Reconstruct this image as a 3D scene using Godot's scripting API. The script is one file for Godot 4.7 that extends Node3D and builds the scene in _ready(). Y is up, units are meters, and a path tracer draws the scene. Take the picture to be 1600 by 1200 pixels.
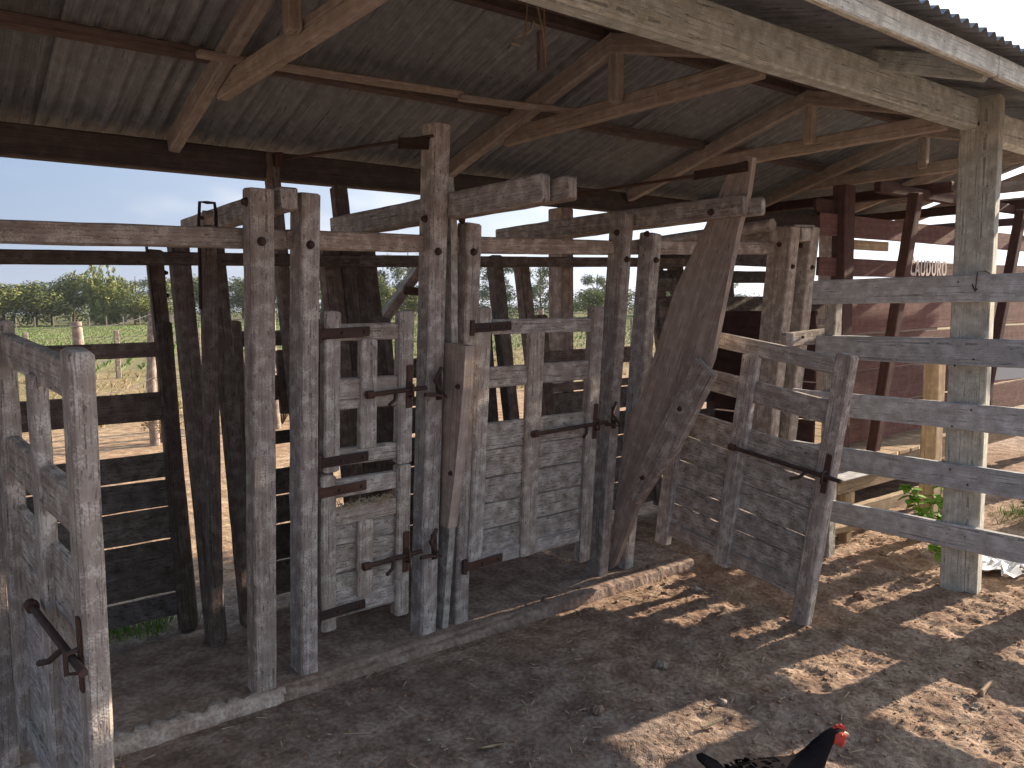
extends Node3D
# A weathered timber cattle chute under a tin-roofed shed, seen from the yard side, in low morning sun.
# X runs along the chute, Z towards the viewer, metres.

var rng := RandomNumberGenerator.new()
var off := Vector3.ZERO            # base of the thing being built: timber() takes world points and subtracts it
var M := {}                        # material name -> array of slightly different StandardMaterial3D
var bolt_mesh: ArrayMesh
var names := {}

func _ready() -> void:
	rng.seed = 20240611
	var cam := Camera3D.new()
	cam.name = "camera"
	cam.fov = 51.98
	cam.near = 0.05
	cam.far = 2000.0
	cam.transform = Transform3D(Basis(Vector3.UP, deg_to_rad(-38.313)) * Basis(Vector3.RIGHT, deg_to_rad(-5.6365)) * Basis(Vector3.BACK, deg_to_rad(-0.59)), Vector3(0, 1.55, 0))
	add_child(cam)
	cam.current = true
	var to_sun := Vector3(1.0, 0.352, 0.10).normalized()
	var we := WorldEnvironment.new()
	we.name = "world_environment"
	var env := Environment.new()
	env.background_mode = Environment.BG_SKY
	var sky := Sky.new()
	sky.sky_material = make_sky(to_sun)
	env.sky = sky
	env.tonemap_mode = Environment.TONE_MAPPER_LINEAR
	env.tonemap_exposure = 2.35
	env.ambient_light_source = Environment.AMBIENT_SOURCE_SKY
	env.fog_enabled = true
	env.fog_density = 0.0003
	env.fog_light_color = Color(0.84, 0.87, 0.92)
	env.sdfgi_enabled = true
	env.ssao_enabled = true
	env.ssil_enabled = true
	we.environment = env
	add_child(we)
	var sun := DirectionalLight3D.new()
	sun.name = "sun"
	sun.light_energy = 1.55
	sun.light_color = Color(1.0, 0.92, 0.82)
	sun.light_angular_distance = 0.5
	sun.shadow_enabled = true
	add_child(sun)
	sun.look_at_from_position(to_sun * 50.0, Vector3.ZERO, Vector3.UP)
	make_materials()
	make_ground()
	make_floor()
	make_kerb()
	make_shed()
	make_chute()
	make_head_panels()
	make_gates()
	make_fence()
	make_scale()
	make_trees()
	make_forest()
	make_back_fence()
	make_vegetation()
	make_fittings()
	make_right_clutter()
	make_litter()
	make_hen()

# ------------------------------------------------------------------ things
func numbered(called: String) -> String:
	var n: int = names.get(called, -1) + 1
	names[called] = n
	return called if n == 0 else "%s_%03d" % [called, n]

func thing(called: String, label: String, category: String, at := Vector3.ZERO, group := "") -> Node3D:
	var o := Node3D.new()
	o.name = numbered(called)
	add_child(o)
	o.position = at
	tag(o, label, category, group)
	off = at
	return o

func tag(o: Node, label: String, category: String, group := "") -> void:
	o.set_meta("label", label)
	o.set_meta("category", category)
	if group != "":
		o.set_meta("group", group)

func put(parent: Node, called: String, mesh: Mesh, mat: Material, xf := Transform3D.IDENTITY) -> MeshInstance3D:
	var o := MeshInstance3D.new()
	o.name = numbered(called) if parent == self else called
	o.mesh = mesh
	if mat:
		o.material_override = mat
	o.transform = xf
	parent.add_child(o, true)
	return o

func struct_(called: String, mesh: Mesh, mat: Material, xf := Transform3D.IDENTITY) -> MeshInstance3D:
	var o := put(self, called, mesh, mat, xf)
	o.set_meta("kind", "structure")
	return o

func m(kind: String) -> Material:
	var a: Array = M[kind]
	return a[rng.randi() % a.size()]

# ------------------------------------------------------------------ meshes
func arr_mesh(v: PackedVector3Array, n: PackedVector3Array, uv: PackedVector2Array, idx: PackedInt32Array, col := PackedColorArray()) -> ArrayMesh:
	var a := []
	a.resize(Mesh.ARRAY_MAX)
	a[Mesh.ARRAY_VERTEX] = v
	a[Mesh.ARRAY_NORMAL] = n
	if uv.size(): a[Mesh.ARRAY_TEX_UV] = uv
	if col.size(): a[Mesh.ARRAY_COLOR] = col
	a[Mesh.ARRAY_INDEX] = idx
	var me := ArrayMesh.new()
	me.add_surface_from_arrays(Mesh.PRIMITIVE_TRIANGLES, a)
	return me

# A piece of sawn timber along +Y: chamfered arrises, worn ends, slight bow and hand-made irregularity.
# sx: sideways bow; tw: width factor at the far end
func timber_mesh(L: float, w: float, d: float, ch := 0.006, wob := 0.0006, taper := 1.0) -> ArrayMesh:
	ch = minf(ch, minf(w, d) * 0.3)
	var n := clampi(int(L / 0.10), 2, 26)
	var prof := [Vector2(-w/2+ch, -d/2), Vector2(w/2-ch, -d/2), Vector2(w/2, -d/2+ch), Vector2(w/2, d/2-ch), Vector2(w/2-ch, d/2), Vector2(-w/2+ch, d/2), Vector2(-w/2, d/2-ch), Vector2(-w/2, -d/2+ch)]
	var per := [0.0]
	for i in 8:
		per.append(per[i] + (prof[(i+1) % 8] - prof[i]).length())
	var u0 := rng.randf() * 7.0
	var v0 := rng.randf() * 7.0
	var bow := Vector2(rng.randfn(0, 1), rng.randfn(0, 1)) * L * 0.0010
	var rings := []
	var ys := []
	var e0 := rng.randfn(0, 0.05)
	var e1 := rng.randfn(0, 0.05)
	for j in n + 3:
		var y := 0.0
		var inset := 1.0
		if j == 0: inset = 1.0 - 2.0 * ch / minf(w, d)
		elif j == 1: y = minf(ch, L * 0.2)
		elif j == n + 1: y = L - minf(ch, L * 0.2)
		elif j == n + 2:
			y = L
			inset = 1.0 - 2.0 * ch / minf(w, d)
		else: y = L * (j - 1) / float(n)
		var t := y / L
		var b := bow * sin(t * PI)
		var ring := []
		var sc := lerpf(1.0, taper, t)
		for i in 8:
			var p: Vector2 = prof[i] * inset * sc
			p += b + Vector2(rng.randfn(0, wob), rng.randfn(0, wob))
			var yy := y
			if j <= 1: yy += p.x * e0
			elif j >= n + 1: yy += p.x * e1
			ring.append(Vector3(p.x, yy, p.y))
		rings.append(ring)
		ys.append(y)
	var V := PackedVector3Array()
	var N := PackedVector3Array()
	var U := PackedVector2Array()
	var I := PackedInt32Array()
	for i in 8:
		var k := (i + 1) % 8
		var e: Vector2 = prof[k] - prof[i]
		var nn := Vector3(e.y, 0, -e.x).normalized()
		var base := V.size()
		for j in n + 3:
			V.append(rings[j][i])
			V.append(rings[j][k])
			var nj := nn
			if j == 0: nj = (nn + Vector3.DOWN * 0.8).normalized()
			elif j == n + 2: nj = (nn + Vector3.UP * 0.8).normalized()
			N.append(nj)
			N.append(nj)
			U.append(Vector2(u0 + per[i] / 0.5, v0 + ys[j] / 2.0))
			U.append(Vector2(u0 + per[i + 1] / 0.5, v0 + ys[j] / 2.0))
			if j > 0:
				var a := base + (j - 1) * 2
				I.append_array([a, a + 1, a + 3, a, a + 3, a + 2])
	for cap in 2:
		var j: int = 0 if cap == 0 else n + 2
		var base := V.size()
		var nn := Vector3.DOWN if cap == 0 else Vector3.UP
		var c := Vector3.ZERO
		for i in 8: c += rings[j][i] / 8.0
		V.append(c); N.append(nn); U.append(Vector2(u0, v0))
		for i in 8:
			V.append(rings[j][i]); N.append(nn)
			U.append(Vector2(u0 + rings[j][i].x / 0.5, v0 + rings[j][i].z / 2.0))
		for i in 8:
			var k := (i + 1) % 8
			if cap == 0: I.append_array([base, base + 1 + k, base + 1 + i])
			else: I.append_array([base, base + 1 + i, base + 1 + k])
	return arr_mesh(V, N, U, I)

func along(p0: Vector3, p1: Vector3, hint := Vector3.RIGHT) -> Transform3D:
	var y := (p1 - p0).normalized()
	var x := (hint - y * hint.dot(y)).normalized()
	return Transform3D(Basis(x, y, x.cross(y)), p0 - off)

# timber from p0 to p1 (centre line); w is its size along hint, d the other way
func T(parent: Node, called: String, p0: Vector3, p1: Vector3, w: float, d: float, mat: String, hint := Vector3.RIGHT, ch := 0.006, wob := 0.0006, taper := 1.0) -> MeshInstance3D:
	return put(parent, called, timber_mesh((p1 - p0).length(), w, d, ch, wob, taper), m(mat), along(p0, p1, hint))

func rod(parent: Node, called: String, p0: Vector3, p1: Vector3, r: float, mat: String) -> MeshInstance3D:
	return put(parent, called, tube_mesh([p0 - off, p1 - off], r), m(mat))

func tube_mesh(pts: Array, r: float, sides := 7, r_end := -1.0) -> ArrayMesh:
	var V := PackedVector3Array()
	var N := PackedVector3Array()
	var U := PackedVector2Array()
	var I := PackedInt32Array()
	var up := Vector3(0.31, 0.77, 0.55)
	var run := 0.0
	for j in pts.size():
		var dir: Vector3 = (pts[mini(j + 1, pts.size() - 1)] - pts[maxi(j - 1, 0)]).normalized()
		var x := (up - dir * up.dot(dir)).normalized()
		var z := x.cross(dir)
		if j > 0: run += (pts[j] - pts[j - 1]).length()
		var rr := r if r_end < 0 else lerpf(r, r_end, j / float(pts.size() - 1))
		for i in sides + 1:
			var a := TAU * i / sides
			var nn := x * cos(a) + z * sin(a)
			V.append(pts[j] + nn * rr)
			N.append(nn)
			U.append(Vector2(i / float(sides) * r * 6.0 / 0.5, run / 2.0))
			if j > 0 and i > 0:
				var b := j * (sides + 1) + i
				var a2 := b - sides - 1
				I.append_array([a2 - 1, a2, b, a2 - 1, b, b - 1])
	for e in 2:
		var j: int = 0 if e == 0 else pts.size() - 1
		var base := V.size()
		var dir: Vector3 = (pts[1] - pts[0]).normalized() * -1.0 if e == 0 else (pts[j] - pts[j - 1]).normalized()
		V.append(pts[j]); N.append(dir); U.append(Vector2.ZERO)
		for i in sides:
			V.append(V[j * (sides + 1) + i]); N.append(dir); U.append(Vector2.ZERO)
		for i in sides:
			var k := (i + 1) % sides
			if e == 1: I.append_array([base, base + 1 + i, base + 1 + k])
			else: I.append_array([base, base + 1 + k, base + 1 + i])
	return arr_mesh(V, N, U, I)

func box(parent: Node, called: String, c: Vector3, s: Vector3, mat: String) -> MeshInstance3D:
	# a box as timber standing on its centre, long axis y
	return T(parent, called, c - Vector3(0, s.y / 2, 0), c + Vector3(0, s.y / 2, 0), s.x, s.z, mat, Vector3.RIGHT, 0.003, 0.0004)

# flat slab cut to an outline (points in the plane of ax, ay), t thick along ax x ay
func slab_mesh(poly: PackedVector2Array, t: float, grain: Vector2) -> ArrayMesh:
	if Geometry2D.is_polygon_clockwise(poly):
		poly.reverse()
	var tri := Geometry2D.triangulate_polygon(poly)
	var V := PackedVector3Array()
	var N := PackedVector3Array()
	var U := PackedVector2Array()
	var I := PackedInt32Array()
	var gx := Vector2(grain.y, -grain.x)
	var uo := Vector2(rng.randf(), rng.randf()) * 5.0
	for side in [1.0, -1.0]:
		var base := V.size()
		for p in poly:
			V.append(Vector3(p.x, p.y, side * t / 2))
			N.append(Vector3(0, 0, side))
			U.append(uo + Vector2(p.dot(gx) / 0.5, p.dot(grain) / 2.0))
		for i in range(0, tri.size(), 3):
			if side < 0: I.append_array([base + tri[i], base + tri[i + 1], base + tri[i + 2]])
			else: I.append_array([base + tri[i], base + tri[i + 2], base + tri[i + 1]])
	for i in poly.size():
		var p := poly[i]
		var q := poly[(i + 1) % poly.size()]
		var e := (q - p).normalized()
		var nn := Vector3(e.y, -e.x, 0)
		var base := V.size()
		for z in [t / 2, -t / 2]:
			for r in [p, q]:
				V.append(Vector3(r.x, r.y, z)); N.append(nn)
				U.append(uo + Vector2(z / 0.5, r.dot(grain) / 2.0))
		I.append_array([base, base + 1, base + 3, base, base + 3, base + 2])
	return arr_mesh(V, N, U, I)

func bolt(parent: Node, at: Vector3, out: Vector3, s := 1.0) -> void:
	var y := out.normalized()
	var h := Vector3.UP if absf(y.y) < 0.9 else Vector3.RIGHT
	var x := (h - y * h.dot(y)).normalized()
	put(parent, "bolt", bolt_mesh, M["iron"][0], Transform3D(Basis(x * s, y * s, x.cross(y) * s), at - off))

# ------------------------------------------------------------------ textures
func noise(seed_: int, freq: float, oct := 4, type := FastNoiseLite.TYPE_SIMPLEX_SMOOTH, gain := 0.5) -> FastNoiseLite:
	var f := FastNoiseLite.new()
	f.seed = seed_
	f.noise_type = type
	f.frequency = freq
	f.fractal_octaves = oct
	f.fractal_gain = gain
	f.fractal_type = FastNoiseLite.FRACTAL_FBM if oct > 1 else FastNoiseLite.FRACTAL_NONE
	return f

func field(f: FastNoiseLite, w: int, h: int, gw := 0, gh := 0) -> PackedByteArray:
	var im := f.get_seamless_image(gw if gw else w, gh if gh else h, false, false, 0.15)
	im.convert(Image.FORMAT_L8)
	if gw or gh:
		im.resize(w, h, Image.INTERPOLATE_CUBIC)
	return im.get_data()

func tex_pair(rgb: PackedByteArray, height: PackedByteArray, w: int, h: int, bump: float) -> Array:
	var im := Image.create_from_data(w, h, false, Image.FORMAT_RGB8, rgb)
	var hi := Image.create_from_data(w, h, false, Image.FORMAT_L8, height)
	hi.bump_map_to_normal_map(bump)
	return [ImageTexture.create_from_image(im), ImageTexture.create_from_image(hi)]

# Weathered wood, 0.5 m across the grain by 2 m along it. pit: dark pitted flecks, lich: pale lichen crust, grn: moss
func wood_tex(seed_: int, dark: Color, mid: Color, pale: Color, pit: float, lich: float, contrast: float, moss := 0.0) -> Array:
	var w := 512
	var h := 1024
	var g := field(noise(seed_, 0.09, 4), w, h, 512, 48)
	var g2 := field(noise(seed_ + 1, 0.02, 3), w, h, 512, 40)
	var b := field(noise(seed_ + 2, 0.011, 3), w, h, 512, 2048)
	var sp := field(noise(seed_ + 3, 0.10, 2), w, h, 512, 2048)
	var pt := field(noise(seed_ + 4, 0.085, 3), w, h, 512, 400)
	var cr := field(noise(seed_ + 5, 0.045, 2), w, h, 512, 24)
	var rgb := PackedByteArray()
	rgb.resize(w * h * 3)
	var ht := PackedByteArray()
	ht.resize(w * h)
	var dr := dark.r; var dg := dark.g; var db := dark.b
	var mr := mid.r; var mg := mid.g; var mb := mid.b
	var pr := pale.r; var pg := pale.g; var pb := pale.b
	for i in w * h:
		var gr := (g[i] * 0.6 + g2[i] * 0.4) / 255.0
		var bb := b[i] / 255.0
		var s := sp[i] / 255.0
		var k := clampf(0.5 + (gr - 0.5) * contrast * 1.6 + (bb - 0.5) * 0.6, 0.0, 1.0)
		var r := lerpf(dr, mr, k); var gg := lerpf(dg, mg, k); var bl := lerpf(db, mb, k)
		var l := clampf((bb * 0.75 + s * 0.55 - 0.66) * 5.0, 0.0, 1.0) * lich
		r = lerpf(r, pr, l); gg = lerpf(gg, pg, l); bl = lerpf(bl, pb, l)
		var p := clampf((pt[i] / 255.0 - (1.0 - pit * 0.42)) * 7.0, 0.0, 1.0) * (0.4 + 0.6 * s)
		var c := clampf((absf(cr[i] / 255.0 - 0.5) - 0.012) * 60.0, 0.0, 1.0)
		if bb < 0.42: c = 1.0
		var f := (1.0 - 0.45 * p) * (0.72 + 0.28 * c)
		if moss > 0.0:
			var mo := clampf((0.36 - bb + (s - 0.5) * 0.3) * 4.0, 0.0, 1.0) * moss
			r = lerpf(r, 0.30, mo); gg = lerpf(gg, 0.31, mo); bl = lerpf(bl, 0.19, mo)
		r *= f; gg *= f; bl *= f
		rgb[i * 3] = clampi(int(r * 255), 0, 255)
		rgb[i * 3 + 1] = clampi(int(gg * 255), 0, 255)
		rgb[i * 3 + 2] = clampi(int(bl * 255), 0, 255)
		ht[i] = clampi(int((0.45 + 0.30 * (gr - 0.5) + 0.12 * l - 0.28 * p - 0.3 * (1.0 - c) + (s - 0.5) * 0.12) * 255), 0, 255)
	return tex_pair(rgb, ht, w, h, 5.0)

func soil_tex(seed_: int, dark: Color, mid: Color, pale: Color) -> Array:
	var w := 1024
	var a := field(noise(seed_, 0.006, 5), w, w)
	var b := field(noise(seed_ + 1, 0.035, 4), w, w)
	var c := field(noise(seed_ + 2, 0.16, 2), w, w)
	var rgb := PackedByteArray()
	rgb.resize(w * w * 3)
	var ht := PackedByteArray()
	ht.resize(w * w)
	for i in w * w:
		var x := b[i] / 255.0
		var y := c[i] / 255.0
		var k := clampf(0.5 + (a[i] / 255.0 - 0.5) * 1.0 + (x - 0.5) * 0.9 + (y - 0.5) * 0.5, 0.0, 1.0)
		var q: Color = dark.lerp(mid, k * 2.0) if k < 0.5 else mid.lerp(pale, k * 2.0 - 1.0)
		if y > 0.87: q = q.lerp(pale, 0.6)
		rgb[i * 3] = int(q.r * 255); rgb[i * 3 + 1] = int(q.g * 255); rgb[i * 3 + 2] = int(q.b * 255)
		ht[i] = clampi(int((x * 0.6 + y * 0.4) * 255), 0, 255)
	return tex_pair(rgb, ht, w, w, 7.0)

func mat(tex: Array, tint: Color, rough: float, bump := 1.0, uvs := 1.0) -> StandardMaterial3D:
	var s := StandardMaterial3D.new()
	s.albedo_color = tint
	s.roughness = rough
	s.metallic_specular = 0.3
	if tex.size():
		s.albedo_texture = tex[0]
		s.normal_enabled = true
		s.normal_texture = tex[1]
		s.normal_scale = bump
		s.uv1_scale = Vector3(uvs, uvs, 1)
	return s

func shades(tex: Array, tint: Color, rough: float, spread: float, n := 4, bump := 1.0) -> Array:
	var a := []
	for i in n:
		var f := 1.0 + spread * (2.0 * i / maxf(1.0, n - 1) - 1.0)
		var warm := 1.0 + 0.012 * sin(i * 2.3)
		a.append(mat(tex, Color(minf(tint.r * f * warm, 1), minf(tint.g * f, 1), minf(tint.b * f / warm, 1)), rough, bump))
	return a

func make_materials() -> void:
	var weathered := wood_tex(11, Color(0.54, 0.50, 0.475), Color(0.78, 0.745, 0.715), Color(0.87, 0.855, 0.83), 0.68, 0.6, 0.6)
	var boards := wood_tex(31, Color(0.56, 0.53, 0.51), Color(0.77, 0.745, 0.725), Color(0.88, 0.87, 0.855), 0.82, 0.55, 0.45, 0.3)
	var plain := wood_tex(51, Color(0.60, 0.57, 0.55), Color(0.80, 0.775, 0.755), Color(0.87, 0.86, 0.84), 0.25, 0.2, 0.7)
	var bleached := wood_tex(91, Color(0.68, 0.665, 0.65), Color(0.86, 0.85, 0.835), Color(0.93, 0.925, 0.915), 0.5, 0.5, 0.5, 0.12)
	M["post"] = shades(weathered, Color(0.99, 0.97, 0.96), 0.93, 0.05)
	M["gate"] = shades(weathered, Color(1.0, 0.985, 0.97), 0.93, 0.04)
	M["gate_board"] = shades(boards, Color(0.98, 0.96, 0.945), 0.93, 0.025)
	M["old_brown"] = shades(weathered, Color(0.94, 0.90, 0.87), 0.9, 0.06)
	M["panel"] = shades(plain, Color(0.93, 0.885, 0.855), 0.9, 0.05)
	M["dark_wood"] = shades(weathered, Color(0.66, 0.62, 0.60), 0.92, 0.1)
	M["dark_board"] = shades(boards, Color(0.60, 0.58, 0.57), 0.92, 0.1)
	M["truss"] = shades(plain, Color(0.88, 0.85, 0.83), 0.88, 0.06)
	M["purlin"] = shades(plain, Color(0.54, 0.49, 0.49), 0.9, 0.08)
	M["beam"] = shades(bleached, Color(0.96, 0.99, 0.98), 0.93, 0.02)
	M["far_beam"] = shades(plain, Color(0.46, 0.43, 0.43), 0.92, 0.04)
	M["fence"] = shades(bleached, Color(0.91, 0.93, 0.96), 0.93, 0.04)
	M["fence_post"] = shades(bleached, Color(0.95, 0.955, 0.92), 0.93, 0.04)
	M["tan"] = shades(plain, Color(0.90, 0.82, 0.70), 0.9, 0.05)
	M["red"] = shades(plain, Color(0.62, 0.475, 0.465), 0.85, 0.06)
	M["red_dark"] = shades(plain, Color(0.44, 0.345, 0.345), 0.85, 0.08)
	M["lichen_post"] = shades(boards, Color(1.0, 1.0, 0.97), 0.95, 0.02)
	M["iron"] = [mat(plain, Color(0.45, 0.37, 0.35), 0.75, 0.8), mat(plain, Color(0.50, 0.39, 0.35), 0.8, 0.8), mat(plain, Color(0.38, 0.33, 0.32), 0.7, 0.8)]
	M["zinc"] = shades(plain, Color(0.69, 0.74, 0.80), 0.62, 0.08, 5, 0.4)
	M["rope"] = [mat(plain, Color(0.75, 0.68, 0.6), 0.95)]
	M["wire"] = [mat([], Color(0.36, 0.36, 0.37), 0.6)]
	M["paint_grey"] = [mat([], Color(0.86, 0.81, 0.79), 0.9)]
	M["white_metal"] = [mat([], Color(0.84, 0.84, 0.83), 0.5)]
	M["plastic"] = [mat([], Color(0.82, 0.83, 0.85), 0.4)]
	M["stone"] = [mat(boards, Color(0.86, 0.76, 0.68), 0.95, 1.0), mat(boards, Color(0.72, 0.62, 0.55), 0.95), mat(boards, Color(0.95, 0.9, 0.84), 0.95)]
	M["straw"] = [mat([], Color(0.72, 0.65, 0.54), 0.9)]
	M["bark"] = [mat(weathered, Color(0.62, 0.55, 0.46), 0.95)]
	var soil := soil_tex(71, Color(0.60, 0.53, 0.49), Color(0.76, 0.70, 0.65), Color(0.93, 0.89, 0.84))
	var g := mat(soil, Color(1, 1, 1), 0.97, 0.9)
	g.vertex_color_use_as_albedo = true
	g.uv1_triplanar = true
	g.uv1_world_triplanar = true
	g.uv1_scale = Vector3(0.9, 0.9, 0.9)
	g.uv1_triplanar_sharpness = 4.0
	M["ground"] = [g]
	var f := mat(soil, Color(0.76, 0.72, 0.70), 0.95, 0.8)
	f.uv1_triplanar = true
	f.uv1_world_triplanar = true
	f.uv1_scale = Vector3(0.8, 0.8, 0.8)
	M["concrete"] = [f]
	var kb := mat(soil, Color(0.95, 0.94, 0.94), 0.95, 0.8)
	kb.uv1_triplanar = true
	kb.uv1_world_triplanar = true
	kb.uv1_scale = Vector3(1.5, 1.5, 1.5)
	M["kerb"] = [kb]
	for k in [["leaf_dark", Color(0.30, 0.35, 0.20)], ["leaf_olive", Color(0.46, 0.48, 0.27)], ["leaf_bamboo", Color(0.56, 0.58, 0.34)], ["leaf_weed", Color(0.44, 0.58, 0.22)], ["crop", Color(0.50, 0.60, 0.36)], ["dry", Color(0.68, 0.62, 0.48)], ["leaf_eucalypt", Color(0.45, 0.48, 0.36)]]:
		var lm := mat([], k[1], 0.7)
		lm.vertex_color_use_as_albedo = true
		lm.backlight_enabled = true
		lm.backlight = Color(k[1].r * 0.55, k[1].g * 0.55, k[1].b * 0.3)
		lm.cull_mode = BaseMaterial3D.CULL_DISABLED
		M[k[0]] = [lm]
	M["feather"] = [mat([], Color(0.13, 0.115, 0.12), 0.75)]
	M["feather"][0].metallic_specular = 0.1
	M["feather_gold"] = [mat([], Color(0.30, 0.22, 0.17), 0.5)]
	var cm := mat(soil, Color(0.84, 0.72, 0.62), 0.97, 1.0)
	cm.uv1_triplanar = true
	M["crumb"] = [cm]
	M["comb"] = [mat([], Color(0.72, 0.27, 0.23), 0.75)]
	M["beak"] = [mat([], Color(0.75, 0.68, 0.55), 0.5)]
	M["eye"] = [mat([], Color(0.62, 0.32, 0.08), 0.2)]
	M["shank"] = [mat([], Color(0.55, 0.47, 0.30), 0.7)]
	# bolt: square washer, domed head
	var st := SurfaceTool.new()
	st.begin(Mesh.PRIMITIVE_TRIANGLES)
	var wz := CylinderMesh.new()
	wz.top_radius = 0.0165
	wz.bottom_radius = 0.0175
	wz.height = 0.005
	wz.radial_segments = 10
	wz.rings = 1
	st.append_from(wz, 0, Transform3D(Basis.IDENTITY, Vector3(0, 0.0025, 0)))
	var cy := CylinderMesh.new()
	cy.top_radius = 0.011; cy.bottom_radius = 0.0135; cy.height = 0.014; cy.radial_segments = 8; cy.rings = 1
	st.append_from(cy, 0, Transform3D(Basis.IDENTITY, Vector3(0, 0.011, 0)))
	bolt_mesh = st.commit()

# ------------------------------------------------------------------ setting
func make_sky(sun: Vector3) -> PanoramaSkyMaterial:
	var w := 1024
	var h := 512
	var im := Image.create(w, h, false, Image.FORMAT_RGBF)
	var cl := noise(91, 1.7, 5)
	for j in h:
		var el := PI / 2 - PI * (j + 0.5) / h
		for i in w:
			var az := TAU * (i + 0.5) / w
			var d := Vector3(sin(az) * cos(el), sin(el), -cos(az) * cos(el))
			var y := maxf(d.y, 0.0)
			var low := pow(1.0 - y, 5.0)
			var c := Color(0.095, 0.165, 0.27).lerp(Color(0.205, 0.225, 0.275), pow(low, 1.35))
			var cs := d.dot(sun)
			var halo := pow(maxf(cs * 0.5 + 0.5, 0.0), 4.0)
			var core := pow(maxf(cs, 0.0), 22.0)
			c = c + Color(0.62, 0.60, 0.56) * halo + Color(1.3, 1.2, 1.05) * core
			# thin streaks of high cloud
			if d.y > 0.04:
				var q := Vector3(d.x / (d.y + 0.25), d.z / (d.y + 0.25) * 2.2, 0.0)
				var k := clampf((cl.get_noise_3dv(q) - 0.06) * 2.2, 0.0, 1.0) * 0.45
				var wht := 0.34 + 0.75 * halo + 0.9 * core
				c = c.lerp(Color(wht, wht, wht * 1.02), k)
			im.set_pixel(i, j, c)
	var p := PanoramaSkyMaterial.new()
	p.panorama = ImageTexture.create_from_image(im)
	return p

var n_big := noise(5, 0.35, 3)
var n_clod := noise(6, 4.5, 4)
var n_fine := noise(7, 13.0, 3)
var n_tiny := noise(10, 38.0, 2)
var n_patch := noise(8, 0.9, 4)
var n_hoof := noise(9, 7.0, 1, FastNoiseLite.TYPE_CELLULAR)

func ground_y(x: float, z: float) -> float:
	var near := smoothstep(9.0, 5.5, absf(x - 2.5)) * smoothstep(-9.0, -6.0, z) * smoothstep(4.0, 1.0, z)
	var y := n_big.get_noise_2d(x, z) * 0.02
	if near > 0.0:
		var rough := 0.45 + 0.55 * smoothstep(1.6, 3.0, x + (z + 2.0) * 0.4)
		y = lerpf(y, y * 0.5 + n_clod.get_noise_2d(x, z) * 0.006 * rough + n_fine.get_noise_2d(x, z) * 0.0075 * rough + n_tiny.get_noise_2d(x, z) * 0.006 * rough - maxf(0.0, -n_hoof.get_noise_2d(x, z) - 0.5) * 0.03 * rough, near)
	if z < -2.9 and z > -3.75 and x > -1.5 and x < 3.8:
		y = minf(y, -0.015)
	if z >= -2.9 - 0.1 and z < -2.6 and x < 3.9:
		y -= 0.022 * smoothstep(-2.62, -2.93, z) * (0.55 + 0.45 * smoothstep(1.8, 2.4, x))
	if z < -12.0:
		y += n_big.get_noise_2d(x * 0.08, z * 0.08) * 0.25 * smoothstep(-12.0, -40.0, z)
	return y

func ground_col(x: float, z: float) -> Color:
	var p := n_patch.get_noise_2d(x, z)
	var c := Color(0.49, 0.395, 0.325).lerp(Color(0.59, 0.49, 0.41), clampf(0.5 + p * 1.5, 0, 1))
	# trodden, damp, dung-stained strip in front of the chute
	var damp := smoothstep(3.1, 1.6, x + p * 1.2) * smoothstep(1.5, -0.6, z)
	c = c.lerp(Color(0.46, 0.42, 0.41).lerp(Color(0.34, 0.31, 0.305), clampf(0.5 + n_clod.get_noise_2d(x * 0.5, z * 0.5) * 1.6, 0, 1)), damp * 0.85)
	var back := smoothstep(-4.0, -5.2, z + p * 0.5)
	c = c.lerp(Color(0.66, 0.50, 0.36).lerp(Color(0.76, 0.62, 0.45), clampf(0.5 + p * 1.4, 0, 1)), back)
	var grassy := smoothstep(-10.5, -13.5, z + p * 2.2)
	c = c.lerp(Color(0.60, 0.53, 0.33).lerp(Color(0.42, 0.44, 0.22), clampf(0.5 + p * 2.0, 0, 1)), grassy * 0.8)
	var crop := smoothstep(-20.5, -22.0, z + p * 0.5)
	c = c.lerp(Color(0.42, 0.45, 0.26), crop)
	var far := smoothstep(-88.0, -96.0, z - 0.12 * x)
	return c.lerp(Color(0.26, 0.30, 0.13), far)

func steps(parts: Array) -> PackedFloat32Array:
	# [start, end, step at the start, step at the end] pieces of one axis
	var out := PackedFloat32Array()
	for p in parts:
		var x: float = p[0]
		while x < p[1] - 0.001:
			out.append(x)
			x += lerpf(p[2], p[3], clampf((x - p[0]) / (p[1] - p[0]), 0, 1))
	out.append(parts[-1][1])
	return out

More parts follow.
